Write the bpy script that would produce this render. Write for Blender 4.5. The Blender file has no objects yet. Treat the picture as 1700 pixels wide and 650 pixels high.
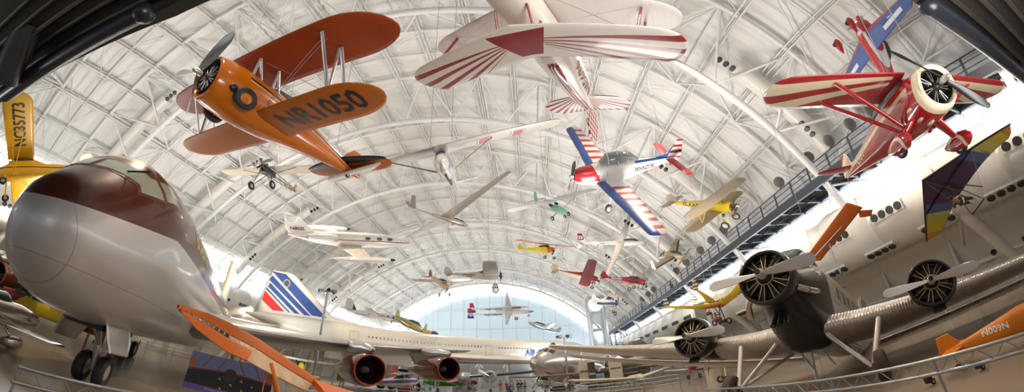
import bpy, bmesh, math, random
from mathutils import Vector, Matrix, Quaternion
from mathutils.bvhtree import BVHTree
PI = math.pi
sc = bpy.context.scene
COL = sc.collection
random.seed(7)

# ---------------------------------------------------------------- camera
# the photograph is a stitched wide panorama: an equirectangular projection, pitched up
F = 652.4
cam = bpy.data.cameras.new('camera')
cam.type = 'PANO'
cam.panorama_type = 'EQUIRECTANGULAR' if hasattr(cam, 'panorama_type') else None
CC = cam if hasattr(cam, 'panorama_type') else cam.cycles
CC.panorama_type = 'EQUIRECTANGULAR'
CC.latitude_max = 364.6 / F
CC.latitude_min = (364.6 - 650.0) / F
CC.longitude_min = -850.0 / F
CC.longitude_max = 850.0 / F
cam.clip_end = 500
cam_ob = bpy.data.objects.new('camera', cam)
COL.objects.link(cam_ob)
cam_ob.matrix_world = (Matrix.Translation((0, 0, 2.0)) @ Matrix.Rotation(.035, 4, 'Z')
                       @ Matrix.Rotation(PI / 2 + .404, 4, 'X') @ Matrix.Rotation(-.038, 4, 'Z'))
sc.camera = cam_ob
sc.view_settings.view_transform = 'Standard'
sc.view_settings.look = 'None'
sc.view_settings.gamma = 1.0
sc.view_settings.use_curve_mapping = False
sc.view_settings.exposure = 0.05
try:
    sc.cycles.use_denoising = True
    sc.cycles.max_bounces = 6
    sc.cycles.diffuse_bounces = 3
    sc.cycles.glossy_bounces = 3
    sc.cycles.transmission_bounces = 4
    sc.cycles.sample_clamp_indirect = 6
    sc.cycles.caustics_reflective = False
    sc.cycles.caustics_refractive = False
except Exception:
    pass

# ---------------------------------------------------------------- world and lights
world = bpy.data.worlds.new('daylight')
sc.world = world
world.use_nodes = True
wbg = world.node_tree.nodes['Background']
wbg.inputs[0].default_value = (.80, .88, 1.0, 1)
wbg.inputs[1].default_value = 0.4

def light(name, kind, loc, power, color=(1, 1, 1), size=1.0, size_y=None, rot=(0, 0, 0), spot=None):
    d = bpy.data.lights.new(name, kind)
    d.energy = power
    d.color = color
    if kind == 'AREA':
        d.size = size
        if size_y:
            d.shape = 'RECTANGLE'
            d.size_y = size_y
    elif kind == 'SPOT':
        d.spot_size = spot or 1.6
        d.spot_blend = .6
        d.shadow_soft_size = size
    else:
        d.shadow_soft_size = size
    o = bpy.data.objects.new(name, d)
    o.location = loc
    o.rotation_euler = rot
    COL.objects.link(o)
    return o

# added upward area panels, unseen from below, brightening the vault like bounced light
for ly in (-8, 12, 32, 52, 72, 92):
    light('roof_fill_left', 'AREA', (-24, ly, 4.2), 2000, (1, .97, .93), 6, 6, (PI, 0, 0))
    light('roof_fill_right', 'AREA', (5, ly + 6, 4.2), 2000, (1, .97, .93), 6, 6, (PI, 0, 0))
# warm downlights of the exhibit lighting
for (lx, ly, lz, pw) in ((-6, 2, 17, 1500), (5, 3, 16, 1700), (-16, 10, 20, 2600), (9, 16, 20, 3000), (-6, 24, 22, 3600),
                         (-20, 34, 22, 4200), (4, 42, 22, 4200), (-10, 60, 22, 4200), (14, 4, 14.5, 1100)):
    light('downlight', 'SPOT', (lx, ly, lz), pw * 1.35, (1, .82, .62), .25, rot=(0, 0, 0), spot=2.2)
for ly in (3, 12, 24, 40):
    light('right_wall_fill', 'SPOT', (17.0, ly, 10.3), 900, (1, .88, .72), .2, rot=(0, -.75, 0), spot=2.4)  # added spots that brighten the right wall
    light('left_wall_spot', 'SPOT', (-37.5, ly + 6, 9.0), 1100, (1, .88, .72), .2, rot=(0, .75, 0), spot=2.4)  # matching spots aimed down toward the left wall
# daylight from the clerestory windows
for ly in (5, 35, 65, 90):
    light('daylight_left', 'AREA', (-41.5, ly, 15.5), 900, (.86, .93, 1), 4, 26, (0, -PI / 2 + .5, 0))
    light('daylight_right', 'AREA', (18.6, ly, 10.3), 500, (.86, .93, 1), 2.2, 26, (0, PI / 2 - .4, 0))

# ---------------------------------------------------------------- materials
class X:
    """arithmetic on shader sockets"""
    def __init__(s, nt, v): s.nt, s.v = nt, v
    def _m(s, op, b=None, c=None):
        n = s.nt.nodes.new('ShaderNodeMath'); n.operation = op
        for i, q in enumerate((s, b, c)):
            if q is None: continue
            if isinstance(q, X): s.nt.links.new(q.v, n.inputs[i])
            else: n.inputs[i].default_value = float(q)
        return X(s.nt, n.outputs[0])
    def __add__(s, b): return s._m('ADD', b)
    __radd__ = __add__
    def __sub__(s, b): return s._m('SUBTRACT', b)
    def __rsub__(s, b): return (s * -1) + b
    def __mul__(s, b): return s._m('MULTIPLY', b)
    __rmul__ = __mul__
    def __truediv__(s, b): return s._m('DIVIDE', b)
    def __lt__(s, b): return s._m('LESS_THAN', b)
    def __gt__(s, b): return s._m('GREATER_THAN', b)
    def __and__(s, b): return s._m('MULTIPLY', b)
    def __or__(s, b): return s._m('MAXIMUM', b)
    def abs(s): return s._m('ABSOLUTE')
    def frac(s): return s._m('FRACT')
    def sin(s): return s._m('SINE')
    def sqrt(s): return s._m('SQRT')
    def atan2(s, b): return s._m('ARCTAN2', b)
    def inv(s): return 1 - s
MATS = {}
def mat(name, col, layers=(), rough=.45, metal=0., bump=None, bump_d=.02, emit=0., noise=None, alpha=1., coat=0., emit_col=None):
    if name in MATS: return MATS[name]
    m = bpy.data.materials.new(name); m.use_nodes = True
    nt = m.node_tree; b = nt.nodes['Principled BSDF']
    b.inputs['Base Color'].default_value = (*col, 1)
    b.inputs['Roughness'].default_value = rough
    b.inputs['Metallic'].default_value = metal
    b.inputs['Coat Weight'].default_value = coat
    b.inputs['Coat Roughness'].default_value = .08
    if alpha < 1: b.inputs['Alpha'].default_value = alpha
    if emit:
        b.inputs['Emission Color'].default_value = (*(emit_col or col), 1)
        b.inputs['Emission Strength'].default_value = emit
    x = y = z = None; tc = None
    if layers or bump or noise:
        tc = nt.nodes.new('ShaderNodeTexCoord'); sp = nt.nodes.new('ShaderNodeSeparateXYZ')
        nt.links.new(tc.outputs['Object'], sp.inputs[0])
        x, y, z = (X(nt, sp.outputs[i]) for i in range(3))
    cur = None
    if noise:
        n = nt.nodes.new('ShaderNodeTexNoise'); n.inputs['Scale'].default_value = noise[0]; n.inputs['Detail'].default_value = 5
        nt.links.new(tc.outputs['Object'], n.inputs['Vector'])
        mx = nt.nodes.new('ShaderNodeMix'); mx.data_type = 'RGBA'
        k = X(nt, n.outputs['Fac'])
        k = (k - .5) * noise[1] + .5
        nt.links.new(k._m('MINIMUM', 1.).v, mx.inputs[0])
        mx.inputs[6].default_value = (*col, 1)
        c2 = noise[2] if len(noise) > 2 else tuple(c * .72 for c in col)
        mx.inputs[7].default_value = (*c2, 1)
        cur = mx.outputs[2]
    for fn, c in layers:
        mx = nt.nodes.new('ShaderNodeMix'); mx.data_type = 'RGBA'
        nt.links.new(fn(x, y, z).v, mx.inputs[0])
        if cur is None: mx.inputs[6].default_value = (*col, 1)
        else: nt.links.new(cur, mx.inputs[6])
        mx.inputs[7].default_value = (*c, 1)
        cur = mx.outputs[2]
    if cur is not None: nt.links.new(cur, b.inputs['Base Color'])
    if bump:
        bn = nt.nodes.new('ShaderNodeBump'); bn.inputs['Distance'].default_value = bump_d
        nt.links.new(bump(x, y, z).v, bn.inputs['Height'])
        nt.links.new(bn.outputs[0], b.inputs['Normal'])
    MATS[name] = m
    return m

# ---------------------------------------------------------------- mesh tools
def V(*a): return Vector(a if len(a) == 3 else a[0])
def frame(d, up=(0, 0, 1)):
    """rotation whose +X column runs along d"""
    d = Vector(d).normalized(); up = Vector(up)
    if abs(d.dot(up)) > .98: up = Vector((0, 1, 0)) if abs(d.y) < .9 else Vector((1, 0, 0))
    s = up.cross(d).normalized(); u = d.cross(s)
    return Matrix((d, s, u)).transposed()
AF = [(0, 0), (.03, .36), (.1, .72), (.25, 1), (.45, .93), (.7, .58), (.9, .22), (1, .0)]
class MB:
    def __init__(s): s.v, s.f, s.sm = [], [], []
    def add(s, vs, fs, sm=True):
        n = len(s.v); s.v += [Vector(v) for v in vs]
        s.f += [tuple(i + n for i in f) for f in fs]; s.sm += [sm] * len(fs)
        return s
    def rings(s, R, close=True, caps=True, sm=True):
        n = len(R[0]); vs = [v for r in R for v in r]; fs = []
        for i in range(len(R) - 1):
            for j in range(n if close else n - 1):
                k = (j + 1) % n
                fs.append((i * n + j, i * n + k, (i + 1) * n + k, (i + 1) * n + j))
        s.add(vs, fs, sm)
        if caps and close:
            for i in (0, len(R) - 1):
                s.add(R[i], [tuple(range(n)) if i else tuple(reversed(range(n)))], False)
        return s
    def body(s, st, n=24, sup=2.0):
        """fuselage loft along X; station (x, halfwidth, z_bottom, z_top[, exponent[, y]])"""
        R = []
        for q in st:
            x, w, zb, zt = q[:4]; e = q[4] if len(q) > 4 else sup; yc = q[5] if len(q) > 5 else 0
            c, h = (zb + zt) / 2, (zt - zb) / 2
            r = []
            for j in range(n):
                a = 2 * PI * j / n; ca, sa = math.cos(a), math.sin(a)
                r.append(V(x, yc + w * math.copysign(abs(ca) ** (2 / e), ca), c + h * math.copysign(abs(sa) ** (2 / e), sa)))
            R.append(r)
        return s.rings(R)
    def foil(s, secs, caps=True):
        """lofted surface; section = (leading point, trailing point, thickness, thickness direction)"""
        R = []
        for le, te, t, nd in secs:
            le, te, nd = V(le), V(te), V(nd).normalized(); ch = te - le
            up = [le + ch * u + nd * (w * t * .55) for u, w in AF]
            dn = [le + ch * u - nd * (w * t * .45) for u, w in reversed(AF[1:-1])]
            R.append(up + dn)
        return s.rings(R, caps=caps)
    def wing(s, y0, y1, a0, b0, a1, b1, z0=0, z1=0, t=.12, rnd=.3, k=6, tipx=.4):
        """half wing from y0 to y1 (either sign); leading edge x a0->a1, trailing edge b0->b1, rounded tip of span rnd"""
        L = y1 - y0; sg = 1 if L > 0 else -1; r = min(rnd, abs(L) * .95); S = []
        for i in range(5):
            u = i / 4 * (1 - r / abs(L)); S.append((u, 0))
        for i in range(1, k + 1):
            a = i / k * PI / 2; S.append((1 - r / abs(L) * (1 - math.sin(a)), 1 - math.cos(a)))
        secs = []
        for u, q in S:
            a, b = a0 + (a1 - a0) * u, b0 + (b1 - b0) * u; c = a - b; q = min(q, .97)
            a2, b2 = a - c * q * tipx, b + c * q * (1 - tipx)
            y = y0 + L * u; z = z0 + (z1 - z0) * u
            secs.append(((a2, y, z), (b2, y, z), t * (1 - q * .8), (0, 0, 1)))
        if sg < 0: secs = secs[::-1]
        return s.foil(secs)
    def poly(s, pts, t, nd):
        """rounded slab from an outline (list of 3-D points), thickness t along nd"""
        nd = V(nd).normalized(); c = sum((V(p) for p in pts), V(0, 0, 0)) / len(pts)
        R = [[V(p) * .93 + c * .07 - nd * t / 2 for p in pts], [V(p) for p in pts], [V(p) * .93 + c * .07 + nd * t / 2 for p in pts]]
        return s.rings(R, sm=False)
    def tube(s, p, q, r, r2=None, n=8, caps=True, flat=1.):
        p, q = V(p), V(q); r2 = r if r2 is None else r2
        M = frame(q - p); R = []
        for c, rr in ((p, r), (q, r2)):
            R.append([c + M @ V(0, rr * math.cos(2 * PI * j / n), rr * flat * math.sin(2 * PI * j / n)) for j in range(n)])
        return s.rings(R, caps=caps)
    def path(s, pts, r, n=8):
        for a, b in zip(pts, pts[1:]): s.tube(a, b, r, n=n)
        return s
    def box(s, c, d, M=None):
        c = V(c); M = M or Matrix.Identity(3)
        vs = [c + M @ V(d[0] * i / 2, d[1] * j / 2, d[2] * k / 2) for i in (-1, 1) for j in (-1, 1) for k in (-1, 1)]
        return s.add(vs, [(0, 1, 3, 2), (4, 6, 7, 5), (0, 4, 5, 1), (2, 3, 7, 6), (0, 2, 6, 4), (1, 5, 7, 3)], False)
    def lathe(s, prof, c=(0, 0, 0), d=(1, 0, 0), n=24, sm=True, caps=False):
        """profile [(along, radius)] about axis d through c"""
        c = V(c); M = frame(d)
        R = [[c + M @ V(a, r * math.cos(2 * PI * j / n), r * math.sin(2 * PI * j / n)) for j in range(n)] for a, r in prof]
        return s.rings(R, caps=caps, sm=sm)
    def ball(s, c, r, n=12, d=(1, 0, 0)):
        rx = r if isinstance(r, (int, float)) else r[0]; ry = r if isinstance(r, (int, float)) else r[1]
        return s.lathe([(-rx * math.cos(PI * i / 8), max(1e-3, ry * math.sin(PI * i / 8))) for i in range(9)], c, d, n)
    def blade(s, c, tip, ax, w=.2, n=7, twist=.9):
        """propeller blade from hub c to tip, shaft axis ax"""
        c, tip, ax = V(c), V(tip), V(ax).normalized(); d = tip - c; L = d.length; d.normalize(); t = ax.cross(d)
        secs = []
        for i in range(n):
            u = .08 + .92 * i / (n - 1); wd = w * (.45 + .9 * math.sin(min(1, u * 1.05) * PI * .62)) * (1 if i < n - 1 else .45)
            an = twist * (1 - u * .75); cd = t * math.cos(an) + ax * math.sin(an); nd = ax * math.cos(an) - t * math.sin(an)
            p = c + d * L * u; secs.append((p - cd * wd / 2, p + cd * wd / 2, .05 * (1.1 - u * .8), nd))
        return s.foil(secs)
    def build(s, name, m, parent=None, M=None, label=None):
        me = bpy.data.meshes.new(name); vs = [M @ v for v in s.v] if M else s.v
        me.from_pydata([tuple(v) for v in vs], [], s.f); me.validate()
        if len(me.polygons) == len(s.sm): me.polygons.foreach_set('use_smooth', s.sm)
        bm = bmesh.new(); bm.from_mesh(me); bmesh.ops.recalc_face_normals(bm, faces=bm.faces); bm.to_mesh(me); bm.free()
        o = bpy.data.objects.new(name, me); COL.objects.link(o)
        for q in (m if isinstance(m, (list, tuple)) else [m]): me.materials.append(q)
        if parent: o.parent = parent
        if label: o['label'] = label
        return o
def tag(o, label, cat, group=None):
    o['label'] = label; o['category'] = cat
    if group: o['group'] = group
    return o
def thing(name, label, cat, loc=(0, 0, 0), rot=None, q=None, s=(1, 1, 1), group=None):
    o = bpy.data.objects.new(name, None); COL.objects.link(o); o.empty_display_size = .2
    o.location = loc
    if q: o.rotation_mode = 'QUATERNION'; o.rotation_quaternion = q
    elif rot is not None: o.rotation_euler = rot if isinstance(rot, (tuple, list)) else (0, 0, rot)
    o.scale = s if isinstance(s, (tuple, list)) else (s, s, s)
    return tag(o, label, cat, group)
def struct(o): o['kind'] = 'structure'; return o
def dup(root, **k):
    r = root.copy(); COL.objects.link(r)
    for ch in root.children:
        c = ch.copy(); COL.objects.link(c); c.parent = r
        for g in ch.children:
            d = g.copy(); COL.objects.link(d); d.parent = c
    return r
def place(r, loc=None, rot=None, label=None, s=None):
    if loc is not None: r.location = loc
    if rot is not None: r.rotation_euler = rot if isinstance(rot, (tuple, list)) else (0, 0, rot)
    if s: r.scale = (s, s, s)
    if label: r['label'] = label
    return r
def text(s, m, parent, o, u, v, h, name='lettering', host=None, dirn=None, off=.010, bold=.02, w=1., align='CENTER', it=0.):
    """lettering: baseline centre o, reading direction u, up direction v, capital height h; pressed onto host along dirn"""
    cu = bpy.data.curves.new(name, 'FONT'); cu.body = s; cu.size = 1.4; cu.offset = bold; cu.align_x = align; cu.shear = it
    cu.resolution_u = 2
    t = bpy.data.objects.new(name, cu); COL.objects.link(t)
    dg = bpy.context.evaluated_depsgraph_get(); me = bpy.data.meshes.new_from_object(t.evaluated_get(dg))
    bpy.data.objects.remove(t); bpy.data.curves.remove(cu)
    u, v = V(u).normalized(), V(v).normalized(); nd = u.cross(v); o = V(o)
    bm = bmesh.new(); bm.from_mesh(me)
    if host:
        bmesh.ops.subdivide_edges(bm, edges=[e for e in bm.edges if e.calc_length() > .35], cuts=2, use_grid_fill=False)
        bmesh.ops.triangulate(bm, faces=bm.faces)
        hm = host.data; tree = BVHTree.FromPolygons([q.co for q in hm.vertices], [tuple(p.vertices) for p in hm.polygons])
        dd = V(dirn).normalized() if dirn else -nd
    for q in bm.verts:
        p = o + u * (q.co.x * h * w) + v * (q.co.y * h)
        if host:
            hit = tree.ray_cast(p - dd * 6, dd)
            if hit[0] is not None: p = hit[0] - dd * off
        else: p = p + nd * off
        q.co = p
    bm.to_mesh(me); bm.free()
    ob = bpy.data.objects.new(name, me); COL.objects.link(ob); ob.parent = parent
    me.materials.clear(); me.materials.append(m)
    return ob
def wheel(parent, c, r, w, ax=(0, 1, 0), rim=None, tyre=None, name='wheel', hub=.5):
    M = frame(ax); c = V(c)
    prof = [(-w * .32, r * hub), (-w * .5, r * .72), (-w * .42, r * .93), (-w * .2, r), (w * .2, r), (w * .42, r * .93), (w * .5, r * .72), (w * .32, r * hub)]
    o = MB().lathe(prof, c, ax, 24).build(name, tyre or RUB, parent)
    MB().lathe([(-w * .30, .01), (-w * .40, r * .18), (-w * .24, r * .34), (-w * .33, r * (hub + .02)), (w * .33, r * (hub + .02)), (w * .24, r * .34), (w * .40, r * .18), (w * .30, .01)], c, ax, 20).build('rim', rim or SILV, o)
    return o
def radial(parent, c, r, ax=(1, 0, 0), n=9, dep=.25, m=None, m2=None, name='engine'):
    """radial engine: crankcase, cylinders with fins, push rods"""
    M = frame(ax); c = V(c); b = MB().lathe([(-dep, r * .3), (dep * .2, r * .32), (dep * .5, r * .2), (dep * .75, r * .12), (dep * .75, .01)], c, ax, 16)
    e = b.build(name, m or DKM, parent)
    b = MB(); p = MB()
    for i in range(n):
        a = 2 * PI * i / n; d = M @ V(0, math.cos(a), math.sin(a))
        for k in range(5):
            u = .36 + .52 * k / 4
            b.tube(c + d * r * u, c + d * r * (u + .07), r * .16, n=8)
        for sa in (-.12, .12):
            d2 = M @ V(0, math.cos(a + sa), math.sin(a + sa)); q = M @ V(dep * .55, 0, 0)
            p.tube(c + M @ V(dep * .4, 0, 0) + d2 * r * .28, c + d2 * r * .92 + q * .6, r * .022, n=5)
    b.build('cylinder_ring', DKM, e); p.build('push_rods', m2 or SILV, e)
    return e
def prop(parent, c, r, ax=(1, 0, 0), n=2, ph=0., w=.2, m=None, hub=.09, spin=None):
    c = V(c); M = frame(ax)
    o = MB().lathe([(-hub * 1.2, hub), (hub, hub * .95), (hub * 1.8, hub * .5), (hub * 1.9, .004)], c, ax, 12).build('propeller', spin or SILV, parent)
    for i in range(n):
        a = ph + 2 * PI * i / n; d = M @ V(0, math.cos(a), math.sin(a))
        MB().blade(c, c + d * r, M @ V(1, 0, 0), w).build('blade', m or SILV, o)
    return o
SILV = mat('bright_metal', (.72, .72, .70), rough=.28, metal=.9)
DKM = mat('dark_engine_metal', (.06, .055, .05), rough=.4, metal=.7)
RUB = mat('tyre_rubber', (.022, .021, .02), rough=.6)
WHT = mat('white_paint', (.80, .79, .76), rough=.3, coat=.3)
BLK = mat('black_paint', (.012, .012, .014), rough=.35)
GLS = mat('dark_glass', (.05, .06, .06), rough=.08, coat=.5)
WIRE = mat('steel_wire', (.35, .35, .35), rough=.4, metal=.6)
def panel(t, name, m, pts, dirn, host, n=6, off=.012, label=None):
    """thin curved pane pressed onto the host surface along dirn; pts = 4 corners"""
    hm = host.data; tree = BVHTree.FromPolygons([q.co for q in hm.vertices], [tuple(p.vertices) for p in hm.polygons])
    a, b_, c, d = (V(p) for p in pts); dd = V(dirn).normalized(); vs = []
    for i in range(n + 1):
        for j in range(n + 1):
            u, v = i / n, j / n; p = a.lerp(b_, u).lerp(d.lerp(c, u), v)
            hit = tree.ray_cast(p - dd * 8, dd); vs.append(hit[0] - dd * off if hit[0] is not None else p)
    fs = [(i * (n + 1) + j, i * (n + 1) + j + 1, (i + 1) * (n + 1) + j + 1, (i + 1) * (n + 1) + j) for i in range(n) for j in range(n)]
    return MB().add(vs, fs).build(name, m, t, label=label)


# ---------------------------------------------------------------- the hangar
XC, ZC, RO, RI = -11.0, -9.2, 38.5, 35.9
def arc(r, a, y): return V(XC + r * math.sin(a), y, ZC + r * math.cos(a))   # a = 0 at the crown, + to the right
M_roof = mat('white_roof_deck', (.80, .79, .76), rough=.6, bump=None)
M_tr = mat('white_steel', (.82, .81, .79), rough=.4)
M_wallp = mat('beige_wall_panel', (.76, .70, .58), rough=.6, bump=lambda x, y, z: (((x + y) * 1.9).frac() > .35), bump_d=.05)
M_floor = mat('polished_concrete', (.34, .28, .215), rough=.18, noise=(.25, 2.2, (.27, .22, .165)))
b = MB().add([(-60, -30, 0), (40, -30, 0), (40, 125, 0), (-60, 125, 0)], [(0, 1, 2, 3)], False)
struct(b.build('floor', M_floor))
AR = math.acos((12.0 - ZC) / RO)          # right edge of the roof, top of the window band
AL = -math.acos((15.8 - ZC) / RO)         # left edge
b = MB(); Y0, Y1, dy = -25.0, 110.0, .45
ny = int((Y1 - Y0) / dy); na = 26; R = []
for i in range(ny * 2 + 1):
    yy = Y0 + i * dy / 2; rr = RO + (.10 if i % 4 in (0, 1) else 0)
    R.append([arc(rr, AL + (AR - AL) * j / na, yy) for j in range(na + 1)])
b.rings(R, close=False, caps=False, sm=False); struct(b.build('ceiling', M_roof))
# glazed bands between roof and walls
M_win = mat('daylit_glass', (.9, .95, 1), rough=.5, emit=5.0, emit_col=(.90, .95, 1))
for nm, a0, z1 in (('window_1', AR, 8.6), ('window_2', AL, 11.6)):
    a1 = math.copysign(math.acos((z1 - ZC) / RO), a0)
    R = [[arc(RO + .3, a0 + (a1 - a0) * j / 6, yy) for j in range(7)] for yy in (Y0, Y1)]
    w = struct(MB().rings(R, close=False, caps=False).build(nm, M_win))
    b = MB()
    for i in range(int((Y1 - Y0) / 3.35)):
        yy = Y0 + i * 3.35; b.path([arc(RO + .15, a0 + (a1 - a0) * j / 4, yy) for j in range(5)], .09, 6)
    for j in range(5): b.tube(arc(RO + .15, a0 + (a1 - a0) * j / 4, Y0), arc(RO + .15, a0 + (a1 - a0) * j / 4, Y1), .09, n=6)
    b.build('window_frame', M_tr, w)
def curved_wall(nm, a_top, z_bot, x_bot):
    a1 = math.copysign(math.acos((a_top - ZC) / RO), x_bot - XC)
    p = arc(RO, a1, 0); pts = [(p.x, p.z), (p.x + (x_bot - p.x) * .6, a_top * .62), (x_bot, a_top * .3), (x_bot, 0)]
    R = [[V(q[0], yy, q[1]) for q in pts] for yy in (Y0, Y1)]
    struct(MB().rings(R, close=False, caps=False, sm=False).build(nm, M_wallp))
curved_wall('wall_right', 8.6, 0, 25.6); curved_wall('wall_left', 11.6, 0, -48.0)
# end wall, pale blue, its daylight put in as emission, inside a white arch
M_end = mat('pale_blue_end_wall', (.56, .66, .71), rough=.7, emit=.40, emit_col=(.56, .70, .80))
EY = 109.5
pts = [arc(RO + .2, -1.25 + 2.42 * j / 40, EY) for j in range(41)]
pts = [p for p in pts if p.z > 0]; pts = [V(pts[0].x, EY, 0)] + pts + [V(pts[-1].x, EY, 0)]
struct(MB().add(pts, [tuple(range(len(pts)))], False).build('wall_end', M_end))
M_glow = mat('end_glazing', (.95, .97, 1), rough=.5, emit=2.2, emit_col=(.93, .96, 1))
R = [[arc(r, -1.0 + 1.98 * j / 40, EY - .3) for j in range(41)] for r in (RO + .2, 35.2)]
struct(MB().rings(R, close=False, caps=False).build('window_3', M_glow))
b = MB()
for i in range(-9, 10):
    xx = XC + i * 3.6; h = ZC + math.sqrt(35.2 ** 2 - (xx - XC) ** 2)
    if h > 6: b.tube((xx, EY - .5, 0), (xx, EY - .5, h), .10, n=6)
for zz in (10.0, 16.0, 21.5): 
    hw = math.sqrt(35.2 ** 2 - (zz - ZC) ** 2); b.tube((XC - hw, EY - .5, zz), (XC + hw, EY - .5, zz), .09, n=6)
struct(b.build('window_frame', M_tr))
# elevated gallery in front of the end wall
M_gal = mat('pale_gallery_panel', (.62, .65, .66), rough=.6)
b = MB(); b.box((-14, 101, 6.6), (62, 3.4, .4)); b.box((-14, 104, 3.2), (62, .3, 6.4))
struct(b.build('wall_gallery', M_gal))
b = MB()
for zz in (7.2, 7.6, 8.0): b.tube((-45, 99.4, zz), (14, 99.4, zz), .05, n=5)
for i in range(30): b.tube((-45 + 2.03 * i, 99.4, 6.7), (-45 + 2.03 * i, 99.4, 8.0), .05, n=5)
for i in range(9):
    x = -40 + i * 6.6
    b.tube((x, 99.6, 4.9), (x + .9, 99.6, 6.2), .25); b.tube((x + 1.8, 99.6, 4.9), (x + .9, 99.6, 6.2), .25); b.box((x + .9, 99.9, 3), (.5, .5, 6))
struct(b.build('gallery_railing', M_tr))

# three-chord arch trusses
TY = [3.5 + 13.4 * k for k in range(-1, 8)]
NA = 17
for ty in TY:
    b = MB(); A0, A1 = -1.20, 1.05
    an = [A0 + (A1 - A0) * k / (NA - 1) for k in range(NA)]
    for o_, r_, tr in ((-3.9, RO - .45, .17), (3.9, RO - .45, .17), (0, RI - .3, .26)):
        q = [arc(r_, A0 + (A1 - A0) * k / 48, ty + o_) for k in range(49)]
        b.rings([[p + V(0, tr * math.cos(2 * PI * j / 8), 0) + (p - V(XC, p.y, ZC)).normalized() * tr * math.sin(2 * PI * j / 8) for j in range(8)] for p in q])
    for k in range(NA - 1):
        am = (an[k] + an[k + 1]) / 2; i0 = arc(RI - .3, am, ty)
        for o_ in (-3.9, 3.9):
            for a_ in (an[k], an[k + 1]): b.tube(i0, arc(RO - .45, a_, ty + o_), .085, n=6, caps=False)
        b.tube(arc(RO - .45, an[k], ty - 3.9), arc(RO - .45, an[k], ty + 3.9), .08, n=6, caps=False)
        s_ = 1 if k % 2 else -1
        b.tube(arc(RO - .45, an[k], ty - 3.9 * s_), arc(RO - .45, an[k + 1], ty + 3.9 * s_), .06, n=6, caps=False)
    struct(b.build('roof_truss', M_tr))
# open-web purlins running the length of the hall
for k in range(22):
    a = -1.02 + 1.96 * k / 21; b = MB()
    for r_, q_ in ((RO - .22, .07), (RO - .85, .06)):
        for s_ in (-.16, .16): b.tube(arc(r_, a + s_ / RO, Y0), arc(r_, a + s_ / RO, Y1), q_, n=4, caps=False)
    n_ = 90
    for i in range(n_):
        ya = Y0 + (Y1 - Y0) * i / n_; yb = Y0 + (Y1 - Y0) * (i + 1) / n_
        if a > -.9: b.tube(arc(RO - (.22 if i % 2 else .85), a, ya), arc(RO - (.85 if i % 2 else .22), a, yb), .045, n=4, caps=False)
    struct(b.build('roof_purlin', M_tr))
b = MB()
for ty in TY[:-1]:
    for o_ in (6.7,):
        q = [arc(RO - .35, -1.15 + 2.1 * j / 30, ty + o_) for j in range(31)]
        b.path(q, .1, 5)
        for k in range(0, 30, 2):
            b.tube(q[k], arc(RO - .5, -1.15 + 2.1 * (k + 2) / 30, ty + o_ - 2.8), .05, n=4, caps=False)
            b.tube(q[k], arc(RO - .5, -1.15 + 2.1 * (k + 2) / 30, ty + o_ + 2.8), .05, n=4, caps=False)
struct(b.build('roof_bracing', M_tr))
# wall girts
M_beige = mat('beige_steel', (.70, .66, .58), rough=.5)
b = MB()
for zz, xo in ((4.6, 25.2), (2.4, 25.3)): b.box((xo, 42, zz), (.35, 134, .3))
for i in range(19):
    y = -20 + 6.7 * i; b.tube((25.2, y, 0), (25.0, y, 4.6), .16); b.tube((25.0, y, 4.6), (23.2, y, 8.4), .16)
struct(b.build('trim_1', M_beige))
b = MB()
for zz, xo in ((6, -47.4), (3, -47.6), (9.5, -45.8)): b.box((xo, 42, zz), (.35, 134, .3))
for i in range(19):
    y = -20 + 6.7 * i; b.tube((-47.4, y, 0), (-47.2, y, 6), .2); b.tube((-47.2, y, 6), (-44.0, y, 12.8), .2)
struct(b.build('trim_2', M_beige))

# ---------------------------------------------------------------- ducts
M_duct = mat('white_duct', (.80, .77, .70), rough=.35)
M_noz = mat('black_nozzle', (.02, .02, .02), rough=.4)
def duct(nm, xc, zc, r, label, ya, yb, dirn):
    t = thing(nm, label, 'air duct')
    b = MB(); pr = [(0, r)]
    y = 0; L = yb - ya
    while y < L: pr += [(y, r), (y + .02, r * 1.012), (y + .14, r * 1.012), (y + .16, r)]; y += 4.5
    pr += [(L, r)]
    b.lathe(pr, (xc, ya, zc), (0, 1, 0), 40, caps=True); b.build('tube', M_duct, t)
    k = 0; y = ya + 3.0
    while y < yb - 4:
        for an in (.12, 1.05):
            n_ = V(-dirn * math.cos(an), 0, -math.sin(an)); c = V(xc, y + (2.2 if an > 1 else 0), zc) + n_ * (r - .03); tz = V(dirn * math.sin(an), 0, -math.cos(an))
            M = Matrix((V(0, 1, 0), tz, n_)).transposed()
            q = MB().box(c + n_ * .06, (2.5, .62, .22), M).build('diffuser_box', M_duct, t)
            g = MB()
            for i in range(4): g.tube(c + V(0, -.93 + .62 * i, 0) + n_ * .08, c + V(0, -.93 + .62 * i, 0) + n_ * .26, .26, .24, n=14)
            g.build('nozzles', M_noz, q)
        y += 4.5; k += 1
    y = ya + 4
    while y < yb:
        b = MB().tube((xc - dirn * .6, y, zc - r * .8), (xc + dirn * (r + .8), y - 1.6, 0 if r > 2.5 else .2), .38, n=10)
        b.tube((xc - dirn * .6, y, zc - r * .8), (xc + dirn * (r + 1.2), y + 2.6, zc - r * 1.5), .14, n=8); y += 13.4
        b.build('support_post', M_beige, t)
    return t
duct('air_duct', 20.6, 7.3, 2.25, 'huge white round air duct running along the wall beside the three-engined aircraft', -8, 97, 1)
duct('air_duct', -41.3, 9.5, 2.7, 'large white round air duct along the far wall behind the tail with blue stripes', -8, 97, -1)
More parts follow.
